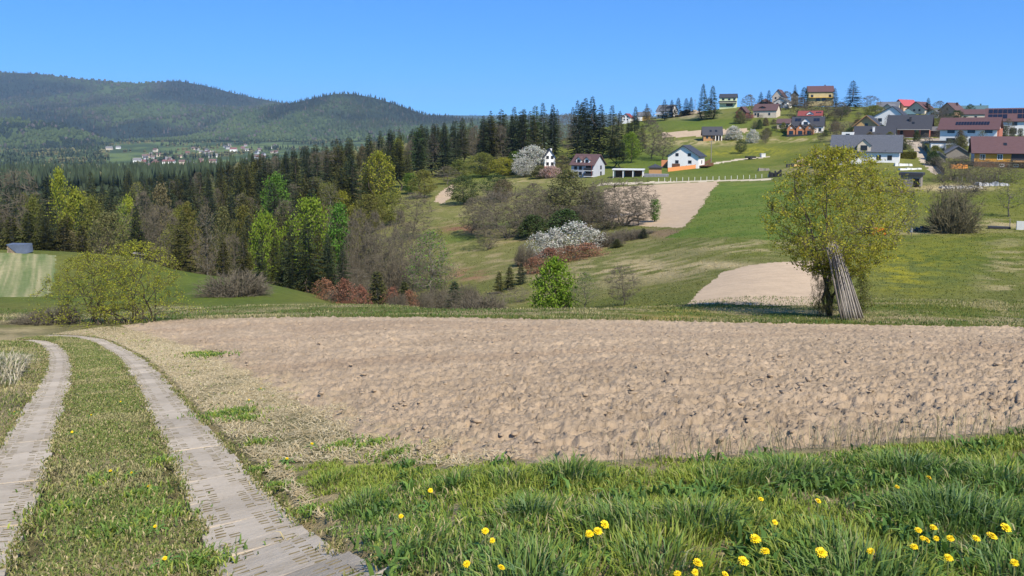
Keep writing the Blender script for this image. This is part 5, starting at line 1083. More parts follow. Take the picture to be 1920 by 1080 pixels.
def window(par, face, x, z, w, h, W, D, frame=None):
    """a framed window on a house face ('f' front, 'b', 'l', 'r'), centred at x (along the face) and z"""
    fm = frame or DK; t = min(.12, w * .14)
    m = MB()
    for a, b, c, d in ((-w / 2, -w / 2 + t, 0, h), (w / 2 - t, w / 2, 0, h), (-w / 2 + t, w / 2 - t, 0, t), (-w / 2 + t, w / 2 - t, h - t, h), (-t / 3, t / 3, t, h - t)): m.box(a, b, -.06, .03, c, d)
    me = m.mesh('window', fm); o = obj('window', me, par)
    pn = MB().box(-w / 2 + t, w / 2 - t, -.02, .025, t, h - t).build('pane', GLS, o)
    y = {'f': (x, -D / 2, 0), 'b': (-x, D / 2, math.pi), 'l': (-W / 2, -x, -math.pi / 2), 'r': (W / 2, x, math.pi / 2)}[face]
    o.location = (y[0], y[1], z - h / 2); o.rotation_euler = (0, 0, y[2]); return o
def house(name, label, cat, px0, px1, base, eave, ridge, ax, D, rot, wall, roof, wins=(), chim=(), over=.45, Y=None, group=None, sink=2.0, asym=0.0, fr=None, base_m=None, base_h=0.0, trim=None):
    """walls between image columns px0..px1, foot, eave and ridge at the given rows; ax: ridge along 'x' (eaves to us), 'y' (gable to us), 'hip' or 'flat'"""
    pc = (px0 + px1) / 2; Y = Y or G(pc, base, ymin=140, ymax=470)[1]; P = unproj(pc, base, Y); k = Y / F * math.sqrt(1 + (P[0] / Y) ** 2)
    W = (px1 - px0) * k / math.cos(R(rot)); Hw = (base - eave) * Y / F; Hr = (eave - ridge) * Y / F
    az = math.atan2(P[0], Y); a = -az + R(rot); e = empty(name, (P[0] - math.sin(a) * D / 2, P[1] + math.cos(a) * D / 2, P[2]), a, label, cat, group)
    x, y, s = W / 2, D / 2, -sink; m = MB(); rx = asym * W
    if ax == 'y':
        m.poly([(-x, -y, s), (x, -y, s), (x, -y, Hw), (rx, -y, Hw + Hr), (-x, -y, Hw), (-x, y, s), (x, y, s), (x, y, Hw), (rx, y, Hw + Hr), (-x, y, Hw)],
               [(0, 1, 2, 3, 4), (9, 8, 7, 6, 5), (1, 6, 7, 2), (5, 0, 4, 9), (2, 7, 8, 3), (3, 8, 9, 4)])
    elif ax == 'x':
        m.poly([(-x, -y, s), (x, -y, s), (x, y, s), (-x, y, s), (-x, -y, Hw), (x, -y, Hw), (x, y, Hw), (-x, y, Hw), (-x, 0, Hw + Hr), (x, 0, Hw + Hr)],
               [(0, 1, 5, 4), (2, 3, 7, 6), (1, 2, 6, 9, 5), (3, 0, 4, 8, 7), (4, 5, 9, 8), (6, 7, 8, 9)])
    else: m.box(-x, x, -y, y, s, Hw)
    m.build('wall', wall, e)
    if base_m: 
        MB().box(-x - .04, x + .04, -y - .04, y + .04, s + .1, base_h).build('plinth', base_m, e)
    o_ = over; t = .2; r = MB()
    if ax == 'y':
        for sx, xe in ((-1, -x), (1, x)):
            run = abs(xe - rx); sl = Hr / run; q = xe + sx * o_; ze = Hw - o_ * sl + .16; zr = Hw + Hr + .16
            p = [(rx, -y - o_, zr), (rx, y + o_, zr), (q, y + o_, ze), (q, -y - o_, ze)]
            r.slab(p if sx < 0 else [p[0], p[3], p[2], p[1]], t)
    elif ax == 'x':
        sl = Hr / y; ze = Hw - o_ * sl + .16; zr = Hw + Hr + .16
        r.slab([(-x - o_, -y - o_, ze), (x + o_, -y - o_, ze), (x + o_, 0, zr), (-x - o_, 0, zr)], t); r.slab([(x + o_, y + o_, ze), (-x - o_, y + o_, ze), (-x - o_, 0, zr), (x + o_, 0, zr)], t)
    elif ax == 'hip':
        hx = max(.1, x - y); ze = Hw - .05; zr = Hw + Hr; A, B_, C_, D_ = (-x - o_, -y - o_, ze), (x + o_, -y - o_, ze), (x + o_, y + o_, ze), (-x - o_, y + o_, ze); E1, E2 = (-hx, 0, zr), (hx, 0, zr)
        r.poly([A, B_, C_, D_, E1, E2], [(0, 1, 5, 4), (1, 2, 5), (2, 3, 4, 5), (3, 0, 4), (3, 2, 1, 0)])
    else: r.box(-x - o_, x + o_, -y - o_, y + o_, Hw + .002, Hw + max(.18, Hr))
    ro = r.build('roof', roof, e)
    if trim is not None and ax == 'y':
        for sx, xe in ((-1, -x), (1, x)):
            sl = Hr / abs(xe - rx); q = xe + sx * o_
            MB().bar((rx, -y - o_ - .03, Hw + Hr + .08), (q, -y - o_ - .03, Hw - o_ * sl + .08), .05, .28).build('bargeboard', trim, e)
    for cx, cyy, h, cm in chim:
        zb = Hw + Hr * (1 - abs(cyy) / y if ax in ('x', 'hip') else 1 - abs(cx * W - rx) / x)
        MB().box(cx * W - .35, cx * W + .35, cyy - .35, cyy + .35, zb - .6, zb + h).box(cx * W - .42, cx * W + .42, cyy - .42, cyy + .42, zb + h, zb + h + .12).build('chimney', cm, ro)
    for w in wins:
        f, fx, fz, ww, hh = w[:5]; L_ = W if f in 'fb' else D
        window(e, f, fx * L_, fz * Hw if fz < 3 else fz, ww, hh, W, D, w[5] if len(w) > 5 else fr)
    e['W'], e['D'], e['Hw'], e['Hr'] = W, D, Hw, Hr
    ro['slope'] = 0
    return e, ro, W, D, Hw, Hr
def on_roof(ro, W, D, Hw, Hr, x, t, w, h, m, name, th=.08):
    """a panel lying on the front roof slope: x along the ridge, t 0 eave .. 1 ridge, h along the slope"""
    y = D / 2; a = math.atan2(Hr, y); cy_, cz = -y * (1 - t), Hw + Hr * t + .18
    o = MB().box(-w / 2, w / 2, -h / 2, h / 2, 0, th).build(name, m, ro); o.location = (x, cy_, cz); o.rotation_euler = (a, 0, 0); return o
def dormer(e, x, z, yb, w, h, hr, d, wall, roof, win=True):
    """a small gabled dormer; its front stands at y = yb"""
    m = MB().poly([(-w / 2, 0, 0), (w / 2, 0, 0), (w / 2, 0, h), (0, 0, h + hr), (-w / 2, 0, h), (-w / 2, d, 0), (w / 2, d, 0), (w / 2, d, h), (0, d, h + hr), (-w / 2, d, h)], [(0, 1, 2, 3, 4), (1, 6, 7, 2), (5, 0, 4, 9), (2, 7, 8, 3), (3, 8, 9, 4)])
    o = m.build('dormer', wall, e, (x, yb, z)); r = MB(); sl = hr / (w / 2); q = w / 2 + .3
    r.slab([(0, -.3, h + hr + .12), (0, d, h + hr + .12), (-q, d, h - .3 * sl + .12), (-q, -.3, h - .3 * sl + .12)], .12); r.slab([(0, -.3, h + hr + .12), (q, -.3, h - .3 * sl + .12), (q, d, h - .3 * sl + .12), (0, d, h + hr + .12)], .12)
    r.build('dormer_roof', roof, o)
    if win: MB().box(-w * .25, w * .25, -.05, .02, h * .15, h * .95).build('pane', GLS, o)
    return o
def W2(xs, zs, w=1.1, h=1.2, f='f'): return [(f, x, z, w, h) for z in zs for x in xs]

e, ro, W, D, Hw, Hr = house('house', 'pale grey house with brown roof, two white dormers and corner balconies', 'house', 1071, 1112, 333, 308, 290, 'x', 8, -30, GRYW, RBR, W2((-.3, -.08), (.3, .72)) + [('r', .15, .3, 1, 1.3), ('r', .15, .75, 1, 1.3)], over=.6)
for sx in (-.2, .17): dormer(e, sx * W, Hw + .3, -D / 2 + .5, 2.0, 1.3, .9, 3.0, WH, RBR)
for z in (.10, .52):
    b = MB().box(.14 * W, .5 * W, -D / 2 - 1.2, -D / 2 - .01, z * Hw, z * Hw + .18).build('balcony', WH, e); MB().box(.14 * W, .5 * W, -D / 2 - 1.2, -D / 2 - 1.14, z * Hw + .2, z * Hw + 1.1).build('railing', DK, b)
MB().box(.48 * W, .5 * W, -D / 2 - 1.15, -D / 2 - 1.0, -1, Hw).build('post', RRD, e)
MB().box(.16 * W, .46 * W, -D / 2 - .04, -D / 2 + .02, .18 * Hw, .48 * Hw).build('balcony_door', GLS, e)
MB().box(.16 * W, .46 * W, -D / 2 - .04, -D / 2 + .02, .60 * Hw, .92 * Hw).build('balcony_door', GLS, e)
house('house', 'white gabled house half hidden behind white blossom', 'house', 1021, 1041, 318, 294, 280, 'y', 8, 5, WH, RDK, W2((-.22, .22), (.45, .95), 1, 1.2), chim=[(.2, 1, 1.2, WH)], base_m=BRK, base_h=1.2, Y=285)
e, ro, W, D, Hw, Hr = house('house', 'white gabled house with dark roof and four square windows', 'house', 1253, 1308, 316, 292, 273, 'y', 9.5, -14, WH, RDK, [('f', -.2, .52, 1.2, 1.1), ('f', .22, .52, 1.2, 1.1), ('f', -.2, 1.08, 1.1, 1.1), ('f', .2, 1.08, 1.1, 1.1), ('r', 0, .5, 1.2, 1.2)], over=.7)
MB().box(-.36 * W, -.1 * W, -D / 2 - .05, -D / 2 + .02, -.3, 1.7).build('garage_door', DWOOD, e); MB().box(.12 * W, .36 * W, -D / 2 - .05, -D / 2 + .02, .1, 1.0).build('cellar_window', DK, e)
MB().box(.5 * W + .02, .5 * W + 3.2, -D / 2 + 1, D / 2, .9, 1.1).box(.5 * W + 3.1, .5 * W + 3.2, -D / 2 + 1, D / 2, 1.1, 2.0).build('terrace', DWOOD, e)
house('shed', 'small timber shed with dark hipped roof left of the white gabled house', 'shed', 1217, 1240, 327, 314, 308, 'hip', 4, 0, WOOD, RDK, over=.5, sink=1)
MB().box(-1.4, 1.4, -.15, .15, -1, 2.3).build('block_wall', OBRK).location = G(1247, 312, ymin=200) ; setp(bpy.context.scene.objects['block_wall'], 'orange block wall between the timber shed and the white gabled house', 'wall')
g0, g1 = G(1252, 322, ymin=200), G(1304, 316, ymin=200); f = empty('garden_fence', g0, math.atan2(g1[1] - g0[1], g1[0] - g0[0]), 'orange net fence below the white gabled house', 'fence'); Lf = np.hypot(*(g1 - g0)[:2])
for k in range(7): MB().box(Lf * k / 6 - .05, Lf * k / 6 + .05, -.05, .05, -.8, 1.5).build('post', DWOOD, f, (0, 0, (g1[2] - g0[2]) * k / 6))
for k in range(6): MB().poly([(0, -.06, -.2), (Lf / 6, -.06, -.2 + (g1[2] - g0[2]) / 6), (Lf / 6, -.06, 1.35 + (g1[2] - g0[2]) / 6), (0, -.06, 1.35)], [(0, 1, 2, 3)]).build('panel', mat('orange_net', (.68, .27, .10), .8, .15, 4), f, (Lf * k / 6, 0, (g1[2] - g0[2]) * k / 6))
# carport
c0 = G(1150, 334, ymin=200); c1 = G(1205, 332, ymin=200); Lc = np.hypot(*(c1 - c0)[:2]); cp = empty('carport', c0, math.atan2(c1[1] - c0[1], c1[0] - c0[0]), 'long white flat roofed pergola with grey paving beside the grey house', 'carport')
for k in range(4):
    for y in (0, 4): MB().box(Lc * k / 3 - .14, Lc * k / 3 + .14, y - .14, y + .14, -1.5, 2.6).build('post', STEEL, cp)
MB().box(-.4, Lc + .4, -.4, 4.4, 2.602, 2.95).build('roof', STEEL, cp); MB().box(.2, Lc - .2, 3.9, 3.95, 0, 2.4).build('back_panel', DWOOD, cp)
MB().box(Lc + .5, Lc + 8, -.5, 4, -1.5, 1.4).build('paved_terrace', mat('grey_paving', (.22, .22, .23), .9, .2, 2), cp)
e, ro, W, D, Hw, Hr = house('chalet', 'small orange brown chalet with dark roof and two roof windows', 'chalet', 1320, 1352, 264, 252, 238, 'x', 6.5, 6, WOOD, RDK, W2((-.3, -.05), (.55,), 1, 1.2), over=.6)
for q in (-.1, .2): on_roof(ro, W, D, Hw, Hr, q * W, .4, 1, 1.2, GLS, 'roof_window')
for q in (.15, .32, .48): MB().box(q * W - .15, q * W + .15, -D / 2 - 1.2, -D / 2 - .9, -1, Hw * .8).build('column', WH, e)
MB().box(.1 * W, .5 * W, -D / 2 - 1.3, -D / 2 - .01, Hw * .8, Hw * .8 + .2).build('porch_roof', RDK, e); MB().box(.2 * W, .45 * W, -D / 2 - .05, -D / 2 + .02, 0, Hw * .7).build('door', DK, e)
e, ro, W, D, Hw, Hr = house('house', 'long white hilltop house with dark roof and solar panels', 'house', 1231, 1258, 221, 208, 197, 'x', 8, -28, WH, RGR, W2((-.35, -.1, .2), (.3,), 1, 1) + [('r', 0, 1.0, 1.2, 1.3)], over=.5)
for k in range(4): on_roof(ro, W, D, Hw, Hr, (.12 + .1 * k) * W, .55, .085 * W, 2.4, SOL, 'solar_panel')
MB().box(-.5 * W, .3 * W, -D / 2 - 1.5, -D / 2 - .01, .42 * Hw, .62 * Hw).build('balcony', WH, e)
e, ro, W, D, Hw, Hr = house('house', 'low yellow and white house with grey roof on the left hill shoulder', 'house', 1195, 1216, 226, 217, 210, 'x', 7, -8, YEL_W, RGR, [('f', -.3, .5, 1, 1)]); MB().box(-W / 2 - .03, -.05 * W, -D / 2 - .05, D / 2, -1, Hw).build('annex_wall', WH, e)
house('house', 'small white gabled house with red roof behind the spruce clump', 'house', 1166, 1181, 228, 220, 213, 'y', 7, -18, WH, RRD, W2((-.2, .2), (.5, 1.1), .9, 1))
e, ro, W, D, Hw, Hr = house('house', 'pale green hilltop house with dark roof and long dark balcony', 'house', 1350, 1379, 199, 183, 176, 'x', 9, -4, MINT, RDK, W2((-.28, .08), (.78,), 1.4, 1.1) + [('f', .38, .78, 1.2, 1.3)]); b = MB().box(-W / 2 - .5, W / 2 + .3, -D / 2 - 1.6, -D / 2 - .01, .36 * Hw, .4 * Hw).build('balcony', CONC, e); MB().box(-W / 2 - .5, W / 2 + .3, -D / 2 - 1.6, -D / 2 - 1.5, .42 * Hw, .58 * Hw).build('railing', DK, b); MB().box(-.1 * W, .3 * W, -D / 2 - .05, -D / 2 + .02, 0, .3 * Hw).build('door', DK, e)
e, ro, W, D, Hw, Hr = house('barn', 'dark red gabled barn beside the cream house', 'barn', 1381, 1398, 222, 210, 200, 'y', 9, -14, REDW, RBR, [('f', 0, .5, 1.2, 1.6)]); MB().box(W / 2, W / 2 + 3, -D / 2, D / 2 - 1, -1, Hw * .6).build('lean_to', REDW, e)
e, ro, W, D, Hw, Hr = house('house', 'low cream house with broad plum brown roof', 'house', 1414, 1453, 221, 207, 195, 'x', 9, -14, CRM, RBR, W2((-.4, .2), (.5,), 1, 1.3) + [('f', -.28, .4, 1.1, 2)]); dormer(e, -.12 * W, Hw + .8, -D / 2 + 1.2, 3, .9, .5, 2.5, DWOOD, RBR)
house('house', 'brown hipped roof house behind the plum roofed house', 'house', 1421, 1449, 201, 195, 184, 'hip', 9, 0, DWOOD, RBR)
house('house', 'beige hilltop house with steep dark gable', 'house', 1449, 1468, 188, 181, 168, 'y', 9, -14, CRM, RBR, W2((-.2, .2), (.6,), 1, 1.2))
e, ro, W, D, Hw, Hr = house('house', 'bright white gabled house below the steep dark gable', 'house', 1452, 1474, 202, 191, 183, 'y', 9, -18, WH, RGR, W2((-.24, .2), (.7,), 1.1, 1.2) + [('r', 0, .6, 1, 1)]); MB().box(W / 2, W / 2 + 1.2, -D / 2 - 1, 0, 0, Hw * .5).build('annex_wall', WH, e)
house('barn', 'narrow grey barn among bare trees on the crest', 'barn', 1484, 1496, 190, 178, 171, 'y', 8, 0, GWOOD, RGR)
e, ro, W, D, Hw, Hr = house('house', 'large beige hilltop house with red brown roof', 'house', 1519, 1559, 192, 172, 161, 'x', 11, 7, BEI, RWN, W2((-.36, .36), (.6,), 1.4, 1.6) + W2((-.12, .12), (.3,), 2.2, 2.2), chim=[(.2, .5, 1.0, RBR)], over=.6); MB().box(-W / 2, W / 2, -D / 2 - 1.4, -D / 2 - .01, .42 * Hw, .46 * Hw).build('balcony', YEL_W, e)
e, ro, W, D, Hw, Hr = house('house', 'dark roofed house with three brick gabled bays and solar panels', 'house', 1488, 1539, 251, 236, 219, 'x', 11, -4, WH, RDK, W2((.4,), (.5,), 1.2, 1.5), over=.5)
for q in (-.38, -.28, .22, .32): on_roof(ro, W, D, Hw, Hr, q * W, .62, .09 * W, 2.2, SOL, 'solar_panel')
dormer(e, -.06 * W, Hw + .4, -D / 2 + .6, 3.6, 1.5, 1.6, 4, WH, RDK)
for k in range(3):
    x0 = -.58 * W + k * .29 * W; o = MB().poly([(-1.7, 0, -2), (1.7, 0, -2), (1.7, 0, 2.6), (0, 0, 4.4), (-1.7, 0, 2.6), (-1.7, 5, -2), (1.7, 5, -2), (1.7, 5, 2.6), (0, 5, 4.4), (-1.7, 5, 2.6)], [(0, 1, 2, 3, 4), (1, 6, 7, 2), (5, 0, 4, 9), (2, 7, 8, 3), (3, 8, 9, 4)]).build('gabled_bay', OBRK, e, (x0 + 1.2, -D / 2 - 4.6, 0))
    r = MB(); r.slab([(0, -.4, 4.6), (0, 5, 4.6), (-2.1, 5, 2.4), (-2.1, -.4, 2.4)], .15); r.slab([(0, -.4, 4.6), (2.1, -.4, 2.4), (2.1, 5, 2.4), (0, 5, 4.6)], .15); r.build('bay_roof', RDK, o)
    MB().box(-.9, .9, -.05, .02, -.2, 1.4).build('pane', GLS, o); MB().box(-.4, .4, -.05, .02, 2.3, 3.0).build('gable_pane', STEEL, o)
MB().box(-.62 * W, .55 * W, -D / 2 - 6.0, -D / 2 - 5.7, -2.5, -.3).build('retaining_wall', DK, e)
e, ro, W, D, Hw, Hr = house('house', 'house with bright red roof behind the three brick bays', 'house', 1499, 1537, 232, 217, 208, 'x', 9, -4, CRM, RRD, W2((-.3, .3), (.6,), 1, 1)); dormer(e, 0, Hw + .1, -D / 2 + .5, 3.2, .8, 1.2, 3, WH, RBR)
for k in range(3): on_roof(ro, W, D, Hw, Hr, (.28 + .08 * k) * W, .6, .7, 1.1, GLS, 'roof_window')
house('garage', 'cream garage with dark roof left of the three brick bays', 'garage', 1458, 1479, 242, 231, 223, 'x', 7, -6, CRM, RBR, W2((-.25, .3), (.5,), 1, 1.2))
house('shed', 'tiny red roofed shed among the gardens', 'shed', 1561, 1572, 243, 235, 227, 'hip', 3, 0, REDW, RRD)
e, ro, W, D, Hw, Hr = house('house', 'dark roofed house with orange timber gable', 'house', 1603, 1644, 258, 237, 217, 'y', 10, -10, YWOOD, RDK, [('f', 0, 1.15, 1.2, 1.0)], over=.9, trim=WOOD)
e, ro, W, D, Hw, Hr = house('house', 'long anthracite roof with slim white chimney and white cube annex', 'house', 1606, 1668, 270, 259, 237, 'x', 10, -6, WH, RDK, W2((-.3, 0), (.5,), 1, 1), chim=[(-.02, -2.2, 1.6, WH)]); MB().box(-W / 2 - 4.2, -W / 2 - .02, -D / 2 + 1, D / 2 - 2, -1.5, Hw + 2.2).build('annex_wall', WH, e); MB().box(-W / 2 - 2.8, -W / 2 - 1.4, -D / 2 + .94, -D / 2 + 1.02, Hw + .4, Hw + 1.6).build('annex_window', GLS, e)
e, ro, W, D, Hw, Hr = house('house', 'white house with wide slate roof and central gable behind the pole tree', 'house', 1569, 1674, 306, 282, 254, 'x', 9, -3, WH, RSL, W2((-.36, -.2, .2, .36), (.45,), 1.2, 1.4), over=.7); dormer(e, -.02 * W, Hw - .3, -D / 2 - .4, 3.6, 1.9, 1.7, 4.5, CRM, RSL)
MB().box(.3 * W, .308 * W, -D / 2 - .6, 0, 0, .06).build('roof_ridge_strip', DK, ro, (0, 0, 0)).location = (0, 0, Hw + .1)
e, ro, W, D, Hw, Hr = house('house', 'unplastered red brick house with wide anthracite roof', 'house', 1672, 1733, 259, 240, 216, 'x', 10, -6, BRK, RDK, W2((-.32, -.16), (.55,), 1.1, 1.4) + [('f', .2, .7, 1.6, .7)], chim=[(.02, -2.4, 1.4, DK)], over=.9, base_m=CONC, base_h=.3); on_roof(ro, W, D, Hw, Hr, .1 * W, .35, .9, 1.1, GLS, 'roof_window'); MB().box(.3 * W, .5 * W + .03, -D / 2 - .06, -D / 2 + .02, .3, Hw * .9).build('gate', DK, e); MB().box(-W / 2 - .3, .5 * W + .3, -D / 2 - 1.2, -D / 2 - .01, Hw * .80, Hw * .86).build('balcony', CONC, e)
house('house', 'wide white house with lopsided grey gable and four dark windows', 'house', 1637, 1691, 240, 221, 200, 'y', 10, -12, WH, RDK, [('f', -.22, .8, 1.6, 1.5), ('f', -.35, .8, .9, 1.5), ('f', -.22, .3, 1.6, 1.6), ('f', .1, .3, 1.6, 1.6)], asym=.12, over=.5)
house('house', 'low house with grey blue hipped roof behind the wide white one', 'house', 1690, 1713, 222, 214, 204, 'hip', 9, 0, CONC, RTE)
house('house', 'hilltop house with broad grey roof and white gable wall', 'house', 1646, 1679, 209, 202, 191, 'x', 9, -10, CRM, RGR, W2((0, .25), (.5,), 1, 1)); house('house', 'dark gabled house before the broad grey roof', 'house', 1655, 1672, 211, 203, 195, 'y', 9, -20, CRM, RGR, W2((0,), (.6,), 1, 1))
house('house', 'pink walled house with bright red roof slope on the skyline', 'house', 1678, 1692, 208, 197, 187, 'y', 12, -34, SAL, RPK, W2((.1,), (.5,), 1, 1), over=.8)
house('house', 'house with red tan gable roof right of the bright red roof', 'house', 1704, 1730, 213, 204, 191, 'y', 10, -26, CRM, RWN, W2((-.1, .2), (.7,), 1, 1), chim=[(.3, 1, 1.5, DK)], over=.7)
house('house', 'small white gabled house in a hollow of the village', 'house', 1739, 1757, 222, 213, 205, 'y', 7, -20, WH, RGR, W2((0,), (.9,), 1.6, 1.2))
house('house', 'salmon gabled house with steep brown roof on the skyline', 'house', 1764, 1786, 223, 206, 193, 'y', 9, -26, SAL, RBR, W2((-.05, .2), (.45,), 1, 1.2) + [('f', 0, 1.1, 1, 1.2)], chim=[(.2, 2, 1.4, RBR)], over=.6)
house('house', 'long low house with teal roof on the skyline', 'house', 1796, 1843, 214, 207, 198, 'x', 10, 2, CRM, RTE, chim=[(.3, 0, .9, RTE)])
house('house', 'cream house with long red brown roof before the teal roof', 'house', 1811, 1861, 226, 214, 205, 'x', 9, 4, CRM, RWN, W2((-.4, -.1, .2), (.5,), 1, 1.2))
e, ro, W, D, Hw, Hr = house('house', 'large white house with brown roof covered in solar panels at the right edge', 'house', 1863, 1940, 254, 226, 203, 'x', 10, 0, WH, RWN, W2((-.4, 0, .3), (.8,), 1.6, 1.5) + W2((-.02,), (.3,), 2.2, 2), over=.6)
for i in range(11):
    for j in range(2):
        if not (j == 0 and 4 <= i <= 5): on_roof(ro, W, D, Hw, Hr, (-.43 + .085 * i) * W, .30 + .42 * j, .075 * W, 2.3, SOL, 'solar_panel')
e, ro, W, D, Hw, Hr = house('house', 'two storey white house with plum roof and a single row of solar panels', 'house', 1774, 1853, 273, 241, 221, 'x', 10, -8, WH, RWN, W2((-.3, .06, .36), (.84,), 2.2, 1.3) + [('f', -.3, .3, 2.6, 1.6), ('f', .06, .3, 1, 1.5), ('f', .36, .3, 2.0, 1.5)], over=.8)
for i in range(12): on_roof(ro, W, D, Hw, Hr, (-.22 + .05 * i) * W, .42, .042 * W, 1.8, SOL, 'solar_panel')
MB().box(W / 2 + .01, W / 2 + .6, -D / 2 + .5, D / 2 - .5, -1, Hw).build('brick_side_wall', BRK, e); MB().box(-W / 2 - .1, W / 2, -D / 2 - 2.0, -D / 2 - .01, -.25, 0).build('balcony', CONC, e)
for q in (-.45, -.1, .2, .45): MB().box(q * W - .12, q * W + .12, -D / 2 - 1.9, -D / 2 - 1.7, -3.4, -.25).build('post', DK, e)
MB().box(-W / 2, W / 2, -D / 2 - .02, -D / 2 + .3, -3.6, -.26).build('basement_wall', DWOOD, e)
house('garage', 'small white flat roofed garage with a round window', 'garage', 1748, 1770, 291, 268, 264, 'flat', 6, 4, WH, DK, [('f', .3, .3, 1.0, 2.0)], over=.2)
gg = [o for o in scene.objects if o.get('label') == 'small white flat roofed garage with a round window'][0]; MB().cyl((-.1 * gg['W'], -3.05, .55 * gg['Hw']), (-.1 * gg['W'], -2.95, .55 * gg['Hw']), .45, .45, 14).build('round_window', GLS, gg)
e, ro, W, D, Hw, Hr = house('house', 'orange house with plum roof and white framed windows', 'house', 1844, 1938, 315, 284, 257, 'x', 9, 7, ORA, RWN, [('f', -.38, .66, 1.3, 1.5, WH), ('f', -.13, .66, 1.3, 1.5, WH), ('f', -.1, .16, 1.2, .8, WH), ('f', .1, .16, 1.2, .8, WH)], over=.8, base_m=DWOOD, base_h=1.7); MB().box(.03 * W, .5 * W + .03, -D / 2 - .07, -D / 2 + .02, .42 * Hw, .95 * Hw).build('loggia', DK, e); MB().box(.05 * W, .5 * W, -D / 2 - 1.0, -D / 2 - .075, .36 * Hw, .46 * Hw).build('balcony', WOOD, e); MB().box(-W / 2 - .04, -W / 2 - .005, -D / 2, D / 2, -1, Hw).build('side_wall', GRYW, e); on_roof(ro, W, D, Hw, Hr, -.05 * W, .45, .8, 1.0, GLS, 'roof_window')
house('shed', 'old grey board shed with sagging gable below the white two storey house', 'shed', 1779, 1812, 298, 287, 274, 'y', 6, 12, GWOOD, RGR, over=.5); house('shed', 'smaller grey board shed beside the green fence', 'shed', 1750, 1770, 304, 294, 285, 'y', 5, 12, GWOOD, RGR, over=.4)
e, ro, W, D, Hw, Hr = house('carport', 'dark timber carport with gable between brick and plum roofed houses', 'carport', 1741, 1765, 257, 245, 238, 'x', 6, -10, DK, RGR)
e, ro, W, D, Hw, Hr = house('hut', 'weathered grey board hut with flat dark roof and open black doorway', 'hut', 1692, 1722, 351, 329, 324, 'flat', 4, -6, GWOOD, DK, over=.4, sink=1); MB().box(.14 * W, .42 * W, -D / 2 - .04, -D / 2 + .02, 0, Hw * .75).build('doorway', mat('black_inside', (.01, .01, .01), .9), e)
for k in range(6): MB().box(-W / 2 + k * .105 * W, -W / 2 + k * .105 * W + .1 * W, -D / 2 - .045, -D / 2 - .002, 0, Hw - .01).build('board', GWOOD, e)
# ------------------------------------------------------------------ the tree with the leaning poles
def pole_tree():
    Y = 42.0; b = G(1558, 593, ymin=36, ymax=46); Y = b[1]; H = unproj(1565, 280, Y)[2] - b[2]; rad = 126 * Y / F
    wood, leaf = make_broadleaf(512, H, rad * 1.02, .30, 'round', 30, 220, 2200, 11, .125, stems=5, spread=.06, trunk_r=.105, tw=.011, tips=1, lump=.5, up=.45, k=6, hollow=.6)
    e = empty('roadside_tree', b, 0, 'leafing yellow green tree with a bundle of poles leaning on it', 'tree')
    obj('trunk', fast_mesh('trunk', wood[0], wood[1], BARK), e); obj('crown', fast_mesh('crown', leaf[0], leaf[1], leaf_mat('young_maple_leaves', (.37, .345, .04), .42, .0, .0), leaf[2]), e)
    # suckers and scrub round its foot
    for i, (px, top, w) in enumerate([(1544, 474, 40), (1556, 505, 30)]):
        T(BIG, px, top, Y - .2, w, LM['olive'], 'tree_sucker', ['brownish scrub shoots left of the pole tree foot', 'thin leafy shoots hugging the pole tree trunk'][i], cat='shrub')
    T(RAG[1], 1618, 515, Y + 2.2, 30, LM['olive'], 'tree_sucker', 'thin green shoots right behind the leaning poles', cat='shrub')
    # poles
    pm = [mat('weathered_pole', (.33, .295, .26), .9, .3, 2.5, .5, 30, stretch=(8, 8, 1), objvar=.22), mat('dark_weathered_pole', (.17, .145, .125), .9, .3, 2.5, .5, 30, stretch=(8, 8, 1), objvar=.2)]
    n = 26
    for i in range(n):
        t = i / (n - 1); row = i % 3; px = 1578 + 42 * t + rnd.uniform(-2, 2); f = G(px, 600 - 3 * row, ymin=36, ymax=46)
        tp = unproj(1551 + 22 * t + rnd.uniform(-2, 2), 450 + rnd.uniform(-6, 10) + 10 * abs(t - .4), Y - 1.7 + .14 * row + rnd.uniform(-.08, .08))
        if i == n - 1 or i % 9 == 5: tp = tp - (tp - f) * rnd.uniform(.03, .12)
        tq = np.linspace(0, 1, 7)[:, None]; c = np.array([[0, 0, -.05]]) * (1 - tq) + (tp - f) * tq + np.array([[rnd.uniform(-.05, .05), rnd.uniform(-.04, .04), 0]]) * np.sin(np.pi * tq); r0 = rnd.uniform(.038, .055)
        rr = np.linspace(r0, r0 * .62, 7); V, Fq = tubes(c[:-1], c[1:], rr[:-1], rr[1:], 7)
        ends = np.array([[6, 5, 4, 3, 2, 1, 0]]); last = len(V) - 7
        me = fast_mesh('wooden_pole', V, [Fq, ends, np.array([[last + q for q in range(7)]])], pm[rnd.random() < .35])
        setp(obj('wooden_pole', me, None, f), 'weathered grey wooden pole in the bundle leaning against the tree', 'pole', 'poles leaning against the tree')
pole_tree()

